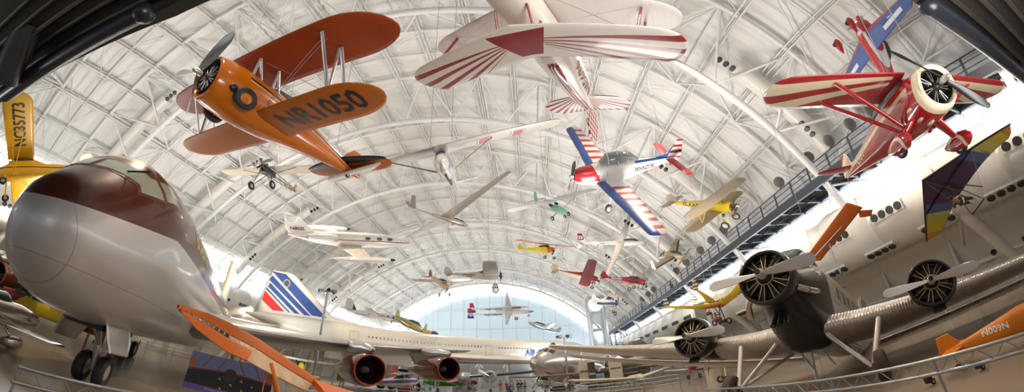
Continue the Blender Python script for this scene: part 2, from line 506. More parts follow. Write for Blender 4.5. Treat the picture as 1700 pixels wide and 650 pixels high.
# branch ducts that climb the vault, ending in nozzles
first = None
for i, ty in enumerate(TY[1:7]):
    for sd, a0, a1 in ((-1, -.90, -.50), (1, .93, .71)):
        t = thing('branch_duct', 'white branch duct climbing the %s vault, bay %d from the near end' % ('left' if sd < 0 else 'right', i + 1), 'air duct', group='branch ducts on the vault')
        b = MB(); q = [arc(RI + 1.2, a0 + (a1 - a0) * j / 14, ty - 1.0) for j in range(15)]
        R = []
        for p in q:
            u = (p - V(XC, p.y, ZC)).normalized(); r = .62
            R.append([p + V(0, r * math.cos(2 * PI * j / 14), 0) + u * r * math.sin(2 * PI * j / 14) for j in range(14)])
        b.rings(R); b.build('tube', M_duct, t)
        for aa in (a1 - .018 * (1 if a1 < 0 else -1) * -1, a0 + (a1 - a0) * .25):
            c = arc(RI + 1.2, aa, ty - 1.0); u = -(c - V(XC, c.y, ZC)).normalized(); tt = V(0, 1, 0).cross(u)
            g = MB()
            for k in (-1, 0, 1): g.tube(c + tt * k * .5 + V(0, -.25, 0) + u * .45, c + tt * k * .5 + V(0, -.3, 0) + u * .70, .19, .17, n=12)
            g.build('nozzles', M_noz, t)

# ---------------------------------------------------------------- walkway along the right side
M_cat = mat('slate_blue_steel', (.055, .065, .085), rough=.45, metal=.2)
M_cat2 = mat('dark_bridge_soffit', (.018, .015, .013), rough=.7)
M_cath = mat('blue_lit_steel', (.14, .21, .34), rough=.4)  # blue light on the outriggers, put into their colour
CX0, CX1, CZ0 = 17.9, 20.4, 11.0
wk = thing('elevated_walkway', 'long dark steel walkway with railings high along the window side', 'walkway')
b = MB(); b.box((CX0, 42, CZ0), (.22, 100, .62)); b.box((CX1, 42, CZ0), (.22, 100, .5)); b.build('side_girders', M_cat, wk)
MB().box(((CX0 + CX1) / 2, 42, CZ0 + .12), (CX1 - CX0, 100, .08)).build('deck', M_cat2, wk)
y = -7.5
while y < 92:
    MB().box(((CX0 + CX1) / 2, y, CZ0 - .12), (CX1 - CX0, .16, .34)).build('cross_beam', M_cat, wk); y += 2.1
y = -7.5
while y < 92:
    MB().add([(CX1, y - .35, CZ0 - .1), (CX1, y + .35, CZ0 - .1), (CX1 + 1.1, y + .12, CZ0 - .02), (CX1 + 1.1, y - .12, CZ0 - .02), (CX1, y, CZ0 - .4)], [(0, 1, 2, 3), (0, 3, 4), (3, 2, 4), (2, 1, 4), (0, 4, 1)], False).build('outrigger', M_cath, wk); y += 2.1
b = MB()
for dx, zz in ((-.55, -.18), (-.25, -.3), (.25, -.02), (.55, -.02), (.8, -.1)): b.tube((19.2 + dx * 1.2, -8, CZ0 + zz), (19.2 + dx * 1.2, 92, CZ0 + zz), .05, n=5)
b.build('conduits', M_cat2, wk)
for xx, nm in ((CX0, 'inner'), (CX1, 'outer')):
    b = MB()
    for zz in (.62, 1.02, 1.4): b.tube((xx, -8, CZ0 + zz), (xx, 92, CZ0 + zz), .03 if zz < 1.3 else .045, n=6)
    b.build('handrail', M_cat, wk)
    y = -7.5
    while y < 92:
        MB().box((xx, y, CZ0 + .85), (.07, .12, 1.15)).build('rail_post', M_cat, wk); y += 2.1 if xx == CX0 else 4.2
b = MB()
for yy in (86, 91.5):
    for xx in (CX0, CX1): b.box((xx, yy, CZ0 / 2), (.25, .25, CZ0))
b.build('end_posts', M_cat, wk)
M_disc = mat('perforated_grey_disc', (.16, .15, .14), rough=.6, bump=lambda x, y, z: ((y * 25).sin() * (z * 25).sin()), bump_d=.01)
for i, y in enumerate((11.2, 12.9, 14.9, 17.1, 20.8, 30.5, 33.2, 36.2, 40.5, 44, 54, 57, 60.5)):
    t = thing('round_floodlight', 'round grey floodlight on the walkway railing, number %d from the near end' % (i + 1), 'light', (CX0 - .1, y, CZ0 + 1.45), group='round lights on the walkway railing')
    MB().lathe([(0, .42), (.08, .44), (.16, .40), (.24, .15), (.24, .01)], (0, 0, .45), (-.25, -.97, 0), 18, caps=True).build('lamp_head', M_disc, t)
    MB().box((0, 0, .05), (.06, .1, .35)).build('clamp', M_cat, t)

# ---------------------------------------------------------------- dark bridge overhead
br = thing('overhead_bridge', 'dark steel bridge crossing overhead at both upper corners', 'bridge')
HZ = 9.0; h = HZ - 2
P = [(-5.0 * h, -.40 * h), (-2.15 * h, .147 * h), (-.855 * h, .38 * h), (-.55 * h, .40 * h), (1.05 * h, .335 * h), (1.93 * h, .344 * h), (2.26 * h, .318 * h), (2.26 * h, -1.6 * h), (-5.0 * h, -1.6 * h)]
b = MB(); b.add([(x, y, HZ) for x, y in P] + [(x, y, HZ + .5) for x, y in P], [tuple(range(9))[::-1], tuple(range(9, 18))] + [(i, (i + 1) % 9, 9 + (i + 1) % 9, 9 + i) for i in range(9)], False)
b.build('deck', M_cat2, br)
b = MB()
for i in range(5): 
    (x0, y0), (x1, y1) = P[i], P[i + 1]
    d = V(x1 - x0, y1 - y0, 0); M = frame(d); L = d.length
    b.box(((x0 + x1) / 2, (y0 + y1) / 2 - .05, HZ - .22), (L, .3, .55), M)
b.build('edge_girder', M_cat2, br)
b = MB()
for k in range(1, 6):
    for i in (1,): 
        b.tube((P[1][0] - 8, P[1][1] - 1.2 - .42 * k, HZ - .12), (P[2][0], P[2][1] - .42 * k, HZ - .12), .07, n=6)
    b.build('joist', mat('brown_black_steel', (.035, .028, .022), rough=.55), br); b = MB()
    b.box((1.7 * h, .335 * h - .5 * k, HZ - .15), (1.5 * h, .14, .3)).build('joist', MATS['brown_black_steel'], br); b = MB()
M_bl = mat('blue_black_steel', (.025, .028, .038), rough=.3, metal=.4)
b = MB()
b.tube((-13.2, 1.1, 8.15), (-6.3, 2.2, 8.3), .26, .2, n=14).ball((-6.3, 2.2, 8.3), .27).build('arm_beam', M_bl, br); b = MB()
b.tube((7.9, 2.25, 8.35), (16, 2.0, 8.0), .28, .24, n=14); b.ball((7.9, 2.25, 8.35), .29)
b.tube((14.6, 2.3, 8.6), (15.5, -2, 8.6), .4, .4, n=14)
b.build('arm_beam', M_bl, br)
MB().tube((-11.6, .75, 7.9), (-10.0, .55, 9.3), .45, .45, n=20).build('round_arm', mat('grey_round_column', (.07, .075, .09), rough=.3, metal=.4), br)

# ---------------------------------------------------------------- where each aircraft hangs or stands: place, quaternion, size
POSE = {
    'jung': ((0.267, 5.418, 9.237), (0.0, 0.541, -0.8304, -0.1331), (1.228, 0.945, 0.862)),
    'mono': ((8.855, 4.817, 6.511), (0.5114, 0.0241, 0.0635, -0.8567), (1.231, 0.843, 0.963)),
    'laser': ((14.847, 7.642, 13.788), (0.1279, 0.6473, -0.1849, 0.7283), (0.904, 1.045, 1.058)),
    'chip': ((4.558, 17.616, 12.037), (0.0858, 0.0484, 0.4931, -0.8644), (0.812, 1.121, 1.098)),
    'gaaro': ((14.367, 24.553, 12.809), (0.8001, 0.3534, 0.0511, -0.482), (1.099, 1.069, 0.852)),
    'eaglet': ((-2.753, 12.012, 9.586), (0.7146, 0.2086, 0.0583, -0.6652), (1.42, 0.793, 0.888)),
    'silver': ((-9.232, 41.586, 20.32), (0.945, 0.0312, 0.0426, 0.3226), (0.998, 1.21, 0.828)),
    'lear': ((-17.207, 33.906, 15.154), (0.87, 0.2815, 0.0166, 0.4044), (1.111, 1.072, 0.839)),
    'parasol': ((-15.726, 18.015, 13.875), (0.7889, 0.0946, 0.0753, -0.6025), (1.332, 0.863, 0.87)),
    'cub': ((2.435, 50.831, 19.063), (0.9181, 0.105, 0.096, -0.3699), (1.056, 1.065, 0.889)),
    'tcraft': ((8.406, 54.702, 15.864), (0.9307, 0.3257, 0.1221, -0.1136), (1.084, 0.982, 0.939)),
    'ercoupe': ((14.25, 50.938, 13.803), (0.9303, 0.1755, 0.1035, -0.3049), (1.021, 0.941, 0.893)),
    'g33': ((10.163, 40.909, 15.978), (0.8898, 0.3931, -0.0051, -0.2318), (1.034, 0.914, 1.058)),
    'mint': ((2.591, 30.339, 16.051), (0.7984, 0.3058, 0.1376, -0.5002), (1.11, 0.954, 0.943)),
    'grey': ((-5.24, 48.666, 15.193), (0.972, 0.2262, 0.0263, 0.0575), (0.986, 0.991, 1.024)),
    'tang': ((-11.909, 52.766, 15.278), (0.8899, 0.1651, 0.1837, -0.3836), (0.995, 0.95, 1.058)),
    'gulf': ((-6.968, 6.702, 8.786), (0.6466, 0.0012, 0.047, -0.7614), (1.068, 1.026, 0.913)),
    'dash': ((-5.96, 1.106, 0.0), (0.9022, 0.0, 0.0, -0.4313), (1.12, 1.12, 1.12)),
    'ju': ((4.84, 8.03, .42), (0.3051, -0.1141, 0.0013, -0.9455), (0.924, 1.061, 1.021)),
    'conc': ((12.585, 71.618, 0.0), (0.9457, 0.0, 0.0, 0.3250), (0.912, 1.015, 1.158)),
    'strat': ((-0.956, 51.172, 0.001), (0.2626, -0.0905, -0.0248, -0.9603), (0.919, 0.943, 1.364)),
    'varieze': ((16.269, 40.069, 13.801), (0.8312, 0.4042, 0.0748, -0.3743), (0.76, 0.978, 1.083)),
    'flyer': ((-5.014, 94.116, 18.449), (0.974, 0.2256, -0.0002, 0.0212), (1.203, 0.856, 0.971)),
    'kingair': ((-26.102, 66.248, 12.492), (0.998, -0.0012, 0.0627, 0.0006), (1.115, 0.972, 0.923)),
    'n54p': ((10.354, 50.468, 11.029), (0.9817, 0.1863, 0.0396, -0.0079), (0.69, 0.877, 1.126)),
    'hang': ((12.754, 6.947, 5.863), (0.0, -0.0108, -0.237, -0.9714), (1.42, 0.654, 1.076)),
    'cubL': ((-22.47, 4.57, 8.3), (.5272, .2622, -.0291, -.8077), (.949, 1.045, 1.008)),
}

# ---------------------------------------------------------------- aircraft hung from the vault
def craft(key, name, label, cat='airplane'):
    l, q, s = POSE[key]
    return thing(name, label, cat, l, q=q, s=s)
def wings(t, m, y0, y1, a0, b0, a1, b1, z0=0, z1=0, th=.14, rnd=.5, name='wing', tipx=.4, sides=(1, -1)):
    return [MB().wing(y0 * s, y1 * s, a0, b0, a1, b1, z0, z1, th, rnd, 6, tipx).build(name, m, t) for s in sides]
def slab(t, m, pts, th=.07, name='fin', n=(0, 1, 0)): return MB().poly(pts, th, n).build(name, m, t)
def strut(t, m, name, *segs, r=.03):
    b = MB()
    for p, q in segs: b.tube(p, q, r, n=6)
    return b.build(name, m, t)
def both(t, m, name, *segs, r=.03):
    for s in (1, -1):
        strut(t, m, name, *[((p[0], p[1] * s, p[2]), (q[0], q[1] * s, q[2])) for p, q in segs], r=r)
def cables(t, *pts, to=12):
    """suspension wires up to the roof, in the aircraft's own space"""
    M = Matrix.LocRotScale(t.location, t.rotation_quaternion, t.scale); Mi = M.inverted()
    b = MB()
    for p in pts:
        w = M @ V(p); zt = ZC + math.sqrt(max(1, (RI) ** 2 - (w.x - XC) ** 2)); b.tube(V(p), Mi @ V(w.x, w.y, zt), .012, n=4)
    b.build('suspension_wires', WIRE, t)

# orange biplane with black registration under the wing
ORG = mat('orange_enamel', (.62, .165, .004), rough=.3, coat=.3)
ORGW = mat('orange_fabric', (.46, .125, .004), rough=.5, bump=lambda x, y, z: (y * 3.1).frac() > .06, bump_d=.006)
ORGSH = mat('shaded_orange_fabric', (.30, .045, .006), rough=.5, bump=lambda x, y, z: (y * 3.1).frac() > .06, bump_d=.006)  # shade on the upper wing put into a darker orange
t = craft('gulf', 'orange_biplane', 'orange biplane with black registration letters under its lower wing, hung nose toward viewer')
scal = lambda x, y, z: ((x * -1 + 1.62 + (z > .1) * ((y.abs() * -1.1) + .62)) < .0) & ((z - .12) > 0)
M_gf = mat('orange_fuselage', (.62, .165, .004), rough=.25, coat=.4, layers=[
    (lambda x, y, z: ((x - 1.1) > (y.abs() * 1.3)) & ((z - .42) > (y.abs() * .2)), (.015, .03, .05)),
    (lambda x, y, z: ((z - .30 - x * .035).abs() < .035) & (x < .9), (.012, .014, .02)),
    (lambda x, y, z: ((z - .21 - x * .035).abs() < .012) & (x < .9), (.8, .78, .7))])
fus = MB().body([(1.4, 0.479, -0.456, 0.660), (1.5, 0.524, -0.502, 0.704), (1.74, 0.570, -0.547, 0.748), (1.76, 0.604, -0.593, 0.792), (1.68, 0.661, -0.661, 0.858), (1.4, 0.718, -0.730, 0.902), (1.0, 0.752, -0.821, 0.924), (.4, 0.730, -0.844, 0.924), (-.3, 0.684, -0.798, 0.902), (-1.2, 0.593, -0.638, 0.792), (-2.2, 0.456, -0.433, 0.616), (-3.4, 0.274, -0.205, 0.418), (-4.4, 0.125, -0.068, 0.264), (-5.0, 0.034, 0.023, 0.132)], 28, 2.15).build('fuselage', M_gf, t)
MB().lathe([(1.72, .47), (1.55, .44), (1.45, .41), (1.44, .01)], (0, 0, .1), (1, 0, 0), 28).build('cowl_opening', BLK, t)
radial(t, (1.6, 0, .1), .46, n=9)
MB().body([(-.1, .24, .75, .90), (-.4, .3, .7, 1.12), (-.9, .3, .7, 1.2), (-1.5, .24, .7, 1.05), (-2.0, .1, .6, .78)], 16).build('canopy', GLS, t)
prop(t, (2.0, 0, .1), 1.5, n=3, ph=.6, w=.26)
ou = wings(t, ORGSH, 0, 4.36, 1.05, -.55, 1.0, -.55, 1.35, 1.42, .15, 1.3, 'upper_wing', .55)
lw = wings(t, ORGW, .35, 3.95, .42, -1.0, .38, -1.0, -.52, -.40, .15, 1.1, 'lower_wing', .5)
wings(t, ORGW, .1, 1.75, -3.55, -4.75, -3.9, -4.85, .22, .22, .07, .8, 'tailplane')
for s in (1, -1): MB().wing(.15 * s, 1.7 * s, -3.53, -4.2, -3.86, -4.3, .215, .215, .10, .7).build('tailplane_panel', mat('blue_black_enamel', (.012, .014, .02), rough=.35), t)
slab(t, ORG, [(-3.8, 0, .3), (-4.1, 0, .75), (-4.45, 0, 1.08), (-4.8, 0, 1.12), (-5.05, 0, .85), (-5.1, 0, .35), (-4.95, 0, .0)], .08, 'rudder')
for s in (1, -1):
    b = MB()
    for p, q in (((.72, 2.7, 1.33), (.1, 2.7, -.42)), ((.05, 2.7, 1.33), (.1, 2.7, -.42)), ((.05, 2.75, 1.33), (-.6, 2.7, -.42))):
        MB().tube((p[0], p[1] * s, p[2]), (q[0], q[1] * s, q[2]), .06, n=8, flat=.4).build('wing_strut', SILV, t)
    b = MB()
    for p, q in (((.72, .62, 1.3), (.75, .5, .6)), ((.72, .62, 1.3), (.45, .52, .6)), ((.05, .62, 1.3), (.05, .52, .62)), ((.05, .62, 1.3), (-.2, .5, .62))):
        MB().tube((p[0], p[1] * s, p[2]), (q[0], q[1] * s, q[2]), .045, n=8, flat=.4).build('cabane_strut', SILV, t)
    b = MB()
    for p, q in (((.3, .6, -.5), (.6, 2.7, 1.3)), ((.25, .6, -.5), (.5, 2.7, 1.3)), ((.5, .6, 1.3), (.1, 2.7, -.4))): MB().tube((p[0], p[1] * s, p[2]), (q[0], q[1] * s, q[2]), .008, n=4).build('bracing_wire', WIRE, t)
    wheel(t, (.9, .71 * s, -.44), .33, .2, (.1, s, -.25), rim=ORG)
    MB().lathe([(0, .12), (.04, .10), (.05, .01)], (1.28, .69 * s, -.30), (.1, s, -.3), 14).build('exhaust_port', BLK, t)
wheel(t, (-4.3, 0, -.16), .1, .08)
text('NR1050', BLK, t, (-.62, 2.15, -.6), (0, 1, 0), (1, 0, 0), .74, 'registration', lw[0], (0, 0, 1), bold=.03, w=.74)
cables(t, (.5, .6, 1.5), (.4, -.6, 1.5), (-3.5, 0, .4))

# white and dark red aerobatic biplane hanging inverted
RD = (.26, .02, .03); CR = (.72, .68, .62)
def rays(x, y, z): return (((x - .55) * -1 + .02).atan2(y.abs() + .1))
M_jw = mat('white_fabric_red_rays', CR, rough=.35, coat=.2, layers=[
    (lambda x, y, z: (((((x * -1 + .12) .atan2(y.abs() + .02)) * 9.0 + .1).frac()) < .42) & (((x * -1 + .12).atan2(y.abs() + .02)) > .10) & (((x * -1 + .12).atan2(y.abs() + .02)) < .56) & (y.abs() > .45), RD),
    (lambda x, y, z: ((y.abs() + (x * -1 + .25) * .55) < .62) & (x < .32) & (x > -.42), RD)],
    bump=lambda x, y, z: (y * 3.6).frac() > .07, bump_d=.01)
M_jl = mat('white_fabric', (.66, .63, .60), rough=.4, bump=lambda x, y, z: (y * 3.6).frac() > .07, bump_d=.01)
M_jf = mat('white_red_fuselage', (.70, .66, .58), rough=.3, coat=.3, layers=[
    (lambda x, y, z: ((z + .18 + x * .06).abs() < .05) & (x < .9), RD),
    (lambda x, y, z: ((y.abs() < .12) & (z > .2) & (x < -1.2) & ((y.abs() - .06).abs() > .02)), RD),
    (lambda x, y, z: ((x - 1.2) + (z * z) > .28) & (z.abs() < .14), RD)])
t = craft('jung', 'aerobatic_biplane', 'white biplane with dark red sunburst stripes and a checkered rudder, hanging inverted')
fus = MB().body([(1.55, .30, -.32, .34), (1.4, .42, -.44, .44), (.9, .45, -.48, .46), (.2, .46, -.50, .48), (-.6, .48, -.50, .50), (-1.2, .50, -.52, .54), (-1.9, .46, -.50, .54), (-2.8, .34, -.36, .46), (-3.7, .16, -.12, .30), (-4.1, .03, .0, .1)], 20, 2.6).build('fuselage', M_jf, t)
for i in range(7):
    a = 2 * PI * i / 7 + .3
    MB().ball((1.35, .42 * math.cos(a), .02 + .42 * math.sin(a)), (.26, .12), 10).build('cylinder_fairing', mat('dark_red_paint', (.28, .02, .03), rough=.25, coat=.6), t)
MB().lathe([(0, .3), (.25, .22), (.4, .05), (.42, .01)], (1.5, 0, 0), (1, 0, 0), 18).build('spinner', MATS['dark_red_paint'], t)
uw = wings(t, M_jw, 0, 3.3, .5, -.5, -.08, -1.08, .95, 1.0, .13, .6, 'upper_wing', .35)
wings(t, M_jl, .3, 3.15, .05, -.9, -.5, -1.45, -.5, -.38, .12, .6, 'lower_wing', .35)
M_jt = mat('white_tailplane_red_rays', CR, rough=.35, coat=.2, layers=[(lambda x, y, z: (((((x * -1 - 3.0).atan2(y.abs() + .02)) * 7.0).frac()) < .45) & (((x * -1 - 3.0).atan2(y.abs() + .02)) > .12), RD)])
wings(t, M_jt, .06, 1.4, -3.0, -3.85, -3.25, -3.95, .16, .16, .05, .5, 'tailplane')
CH = mat('red_white_checks', (.78, .74, .68), rough=.35, layers=[(lambda x, y, z: ((((x + z) * 2.7).frac() > .5) * 1 + (((x - z) * 2.7).frac() > .5) * -1).abs(), (.42, .03, .03))])
slab(t, CH, [(-3.5, 0, .15), (-3.65, 0, .7), (-3.9, 0, 1.12), (-4.2, 0, 1.2), (-4.55, 0, 1.0), (-4.62, 0, .5), (-4.35, 0, .05), (-3.9, 0, 0)], .06, 'rudder')
MB().lathe([(0, .27), (-.1, .24), (-.12, .01)], (-.95, 0, .40), (0, 0, 1), 12).build('cockpit', BLK, t)
MB().body([(-.62, .26, .34, .50), (-.8, .26, .36, .60), (-1.0, .24, .36, .52)], 12).build('windscreen', GLS, t)
MB().body([(-1.3, .15, .36, .62), (-1.5, .14, .35, .66), (-2.4, .08, .28, .46), (-3.3, .03, .2, .25)], 12).build('turtledeck', mat('striped_turtledeck', CR, rough=.3, layers=[(lambda x, y, z: (y.abs() - .04).abs() > .022, RD)]), t)
RS = MATS['dark_red_paint']
both(t, RS, 'wing_strut', ((-.1, 2.35, .95), (-.55, 2.3, -.4)), ((-.6, 2.35, .95), (-1.0, 2.3, -.4)), r=.035)
both(t, RS, 'cabane_strut', ((.25, .4, .93), (.5, .35, .38)), ((-.25, .4, .93), (.0, .36, .38)), r=.025)
both(t, WIRE, 'bracing_wire', ((.1, .4, -.4), (-.2, 2.3, .95)), ((.2, .4, .9), (-.5, 2.3, -.38)), r=.007)
both(t, RS, 'landing_gear_leg', ((.7, .4, -.4), (.75, .8, -1.1)), r=.05)
for s in (1, -1): wheel(t, (.75, .88 * s, -1.15), .22, .12)
text('NI5696', MATS['dark_red_paint'], t, (-2.25, -.3, -.02), (1, 0, .0), (0, .3, .95), .36, 'registration', fus, (0, .95, -.3), bold=.02, w=.85)
wheel(t, (-3.9, 0, -.2), .09, .06)
cables(t, (.3, .4, -.5), (.3, -.4, -.5), (-3.4, 0, -.1))

# red and cream high-wing monoplane
RDP = mat('bright_red_enamel', (.36, .012, .015), rough=.16, coat=.8)
CREAM = (.72, .62, .44)
t = craft('mono', 'high_wing_monoplane', 'red high-wing monoplane with cream rays and wheel fairings, in front of the walkway')
ang = lambda x, y: (1.05 - x) / (y.abs() + .6)
M_mw = mat('red_wing_cream_rays', (.33, .02, .02), rough=.25, coat=.4, layers=[
    (lambda x, y, z: (ang(x, y) > .065) & (ang(x, y) < .155) & (y.abs() > .6), CREAM), (lambda x, y, z: (ang(x, y) > .235) & (ang(x, y) < .34) & (y.abs() > .6), CREAM)])
M_mf = mat('red_fuselage_cream_flash', (.36, .012, .015), rough=.15, coat=.9, layers=[
    (lambda x, y, z: ((z - .12 - x * .02).abs() < .07) & (x < 1.3), CREAM),
    (lambda x, y, z: (x > 1.50) & (x < 1.80), CREAM)])
fus = MB().body([(1.3, .42, -.46, .42), (1.5, .47, -.50, .46), (1.74, .51, -.55, .51), (1.76, .55, -.60, .56), (1.6, .62, -.68, .62), (1.2, .64, -.72, .66), (.9, .62, -.74, .74), (.5, .58, -.74, .80), (-.3, .54, -.70, .80), (-1.0, .44, -.58, .64), (-2.0, .30, -.40, .42), (-3.2, .16, -.18, .24), (-4.0, .05, -.04, .14)], 28, 2.3).build('fuselage', M_mf, t)
MB().lathe([(1.70, .48), (1.5, .45), (1.4, .42), (1.39, .01)], (0, 0, -.02), (1, 0, 0), 28).build('cowl_opening', BLK, t)
MB().lathe([(1.66, .52), (1.76, .56), (1.72, .60)], (0, 0, -.02), (1, 0, 0), 28).build('cowl_ring', mat('cream_enamel', CREAM, rough=.2, coat=.6), t)
radial(t, (1.55, 0, -.02), .48, n=7)
for i in range(9):
    a = -2.65 + i * .55
    MB().ball((1.16, .62 * math.cos(a), -.03 + .69 * math.sin(a)), (.13, .06), 10, d=(1, .0, .0)).build('cowl_blister', MATS['cream_enamel'], t)
prop(t, (1.95, 0, -.02), 1.5, n=2, ph=-.5, w=.17, m=BLK)
MB().body([(1.0, .40, .40, .72), (.8, .5, .3, .86), (.3, .53, .3, .84), (-.4, .50, .35, .82), (-.9, .42, .4, .66)], 16).build('cabin_glass', GLS, t)
for s, aa in ((1, .84), (-1, .84)): pass
mw = wings(t, M_mw, .3, 4.25, 1.1, -.45, .95, -.35, .82, .88, .17, .9, 'wing', .5)
wings(t, M_mw, .05, 1.45, -3.3, -4.0, -3.55, -4.05, .22, .22, .06, .5, 'tailplane')
slab(t, mat('cream_red_fin', CREAM, rough=.3, layers=[(lambda x, y, z: (z - (x + 4.0) * 1.2) > .75, (.33, .02, .02))]), [(-3.3, 0, .2), (-3.6, 0, .75), (-3.85, 0, 1.0), (-4.1, 0, .95), (-4.25, 0, .5), (-4.2, 0, .05)], .06, 'rudder')
both(t, RDP, 'wing_strut', ((.75, 2.3, .78), (.75, .5, -.62)), ((-.1, 2.4, .78), (.55, .5, -.64)), r=.055)
for s in (1, -1):
    MB().tube((.95, .42 * s, -.55), (1.0, .95 * s, -1.1), .17, .1, 10, flat=.45).build('landing_gear_leg', RDP, t)
    o = MB().body([(1.42, .05, -1.32, -1.12), (1.3, .13, -1.42, -1.0), (1.05, .17, -1.45, -.92), (.75, .13, -1.38, -.96), (.45, .02, -1.2, -1.1)], 16).build('wheel_fairing', mat('red_fairing_cream_arc', (.36, .012, .015), rough=.16, coat=.8, layers=[(lambda x, y, z: (((x - .95) * (x - .95) + (z + 1.35) * (z + 1.35)).sqrt() - .30).abs() < .04, CREAM)]), t)
    o.location = (0, 1.0 * s, 0)
    wheel(t, (1.02, 1.0 * s, -1.36), .19, .14)
text('N36Y', MATS['cream_enamel'], t, (-2.2, -.4, -.16), (1, 0, .04), (0, 0, 1), .34, 'registration', fus, (0, 1, 0), bold=.02, w=.85)
cables(t, (.8, .6, 1.0), (.8, -.6, 1.0), (-3.2, 0, .3))

# red and blue aerobatic monoplane standing on its tail in the air
RED2 = (.52, .03, .03); BL2 = (.07, .13, .36)
t = craft('laser', 'aerobatic_monoplane', 'red and blue aerobatic monoplane hanging nose up above the red high-wing monoplane')
M_lf = mat('red_white_stripe', RED2, rough=.2, coat=.6, layers=[(lambda x, y, z: ((y - .30).abs() < .05) & (x < 1.0), (.85, .85, .82)), (lambda x, y, z: (((x - 1.1) * (x - 1.1) + (y - .1) * (y - .1)) < .02), (.85, .85, .82))])
fus = MB().body([(2.05, .16, -.18, .2), (1.9, .30, -.34, .3), (1.4, .40, -.46, .42), (.8, .42, -.48, .48), (.1, .40, -.44, .50), (-.8, .32, -.36, .42), (-2.0, .2, -.22, .30), (-3.2, .08, -.08, .2), (-3.7, .04, 0, .12)], 20, 2.4).build('fuselage', M_lf, t)
M_lw = mat('blue_wing_red_edge', BL2, rough=.25, coat=.4, layers=[(lambda x, y, z: (x + y.abs() * .12) > .93, RED2)])
lws = wings(t, M_lw, .2, 3.7, 1.15, -.35, .55, -.25, -.2, -.1, .14, .25, 'wing')
for w, s in zip(lws, (1, -1)): panel(t, 'white_wing_panel', mat('white_panel_blue_rim', (.8, .8, .8), rough=.3, layers=[(lambda x, y, z: (x - .12).abs() > .13, (.05, .10, .38))]), [(.3, 1.5 * s, -.3), (.3, 3.0 * s, -.3), (-.06, 3.0 * s, -.3), (-.06, 1.5 * s, -.3)], (0, 0, 1), w, 3)
wings(t, M_lw, .05, 1.3, -2.9, -3.6, -3.1, -3.6, .1, .1, .05, .3, 'tailplane')
slab(t, mat('red_paint', RED2, rough=.25, coat=.4), [(-2.6, 0, .25), (-3.1, 0, 1.0), (-3.5, 0, 1.2), (-3.8, 0, 1.1), (-3.9, 0, .1)], .05, 'rudder')
MB().body([(.5, .2, .4, .52), (.2, .26, .4, .74), (-.4, .24, .36, .72), (-.9, .1, .35, .5)], 14).build('canopy', GLS, t)
prop(t, (2.2, 0, 0), .95, n=2, ph=.3, w=.16, spin=MATS['red_paint'], hub=.14)
for s in (1, -1):
    o = MB().body([(1.6, .03, -1.18, -1.1), (1.45, .12, -1.3, -.98), (1.2, .15, -1.34, -.95), (.8, .08, -1.22, -1.0), (.5, .01, -1.1, -1.08)], 14).build('wheel_fairing', MATS['red_paint'], t); o.location = (0, .85 * s, 0)
    MB().tube((1.0, .3 * s, -.4), (1.2, .82 * s, -1.05), .05, .04, 8).build('landing_gear_leg', WHT, t); wheel(t, (1.2, .85 * s, -1.28), .14, .1)
cables(t, (1.5, .3, 0), (1.5, -.3, 0))

# red, white and blue aerobatic trainer
NB = (.04, .10, .33); RW = (.55, .03, .04)
t = craft('chip', 'aerobatic_trainer', 'low-wing aircraft with red striped white wings and blue leading edges, canopy open to view')
M_cw = mat('striped_wing', (.82, .80, .77), rough=.3, coat=.3, layers=[
    (lambda x, y, z: ((y.abs() * 1.72 + .2).frac() < .42) & (y.abs() > .9), RW), (lambda x, y, z: (x + y.abs() * .07) > .55, NB)])
M_cf = mat('trainer_fuselage', (.82, .80, .77), rough=.25, coat=.5, layers=[
    (lambda x, y, z: ((x - z * .6) > 1.0) & (z > -.2), RW), (lambda x, y, z: (z > .42) & (x < -1.6), NB)])
fus = MB().body([(2.45, .18, -.22, .2), (2.3, .28, -.36, .3), (1.9, .38, -.48, .38), (1.0, .43, -.56, .46), (.2, .44, -.58, .5), (-.8, .42, -.52, .52), (-1.8, .34, -.34, .52), (-3.2, .2, -.06, .5), (-4.4, .09, .18, .46), (-5.0, .04, .28, .42)], 24, 2.3).build('fuselage', M_cf, t)
wings(t, M_cw, .3, 5.15, 1.1, -.85, .75, -.35, -.36, .12, .16, .25, 'wing')
wings(t, mat('red_tailplane', RW, rough=.3), .06, 1.75, -4.0, -4.75, -4.35, -4.95, .36, .36, .06, .2, 'tailplane')
M_fin = mat('striped_fin', (.82, .80, .77), rough=.3, layers=[(lambda x, y, z: (z * 3.0).frac() < .4, RW), (lambda x, y, z: (x + 4.2 + (z - .5) * .55) > 0, NB)])
slab(t, M_fin, [(-3.2, 0, .48), (-4.2, 0, .7), (-4.75, 0, 1.42), (-5.2, 0, 1.42), (-5.3, 0, .4), (-5.0, 0, .2)], .06, 'rudder')
MB().body([(.7, .28, .42, .55), (.3, .34, .42, .95), (-.5, .36, .45, 1.02), (-1.3, .32, .45, .95), (-1.9, .18, .45, .62)], 16).build('canopy', mat('clear_canopy', (.20, .23, .24), rough=.05, coat=1), t)
for xx, hh in ((.35, .96), (-.3, 1.02), (-1.0, 1.0)): MB().path([(xx, .37 * math.cos(PI * i / 8), .45 + (hh - .45) * math.sin(PI * i / 8)) for i in range(9)], .025, 5).build('canopy_frame', WHT, t)
prop(t, (2.6, 0, 0), 1.05, n=2, ph=1.2, w=.18, m=BLK)
text('PENNZOIL', BLK, t, (-2.35, .3, .02), (-1, 0, .05), (0, 0, 1), .24, 'lettering', fus, (0, -1, 0), bold=.03)
text('NIIIPM', BLK, t, (-4.85, .05, .68), (-1, 0, 0), (0, 0, 1), .2, 'registration', None, bold=.02)
both(t, SILV, 'landing_gear_leg', ((.6, 1.3, -.4), (.75, 1.35, -1.1)), r=.05)
for s in (1, -1): wheel(t, (.75, 1.4 * s, -1.15), .24, .14)
wheel(t, (-4.6, 0, .02), .1, .07)
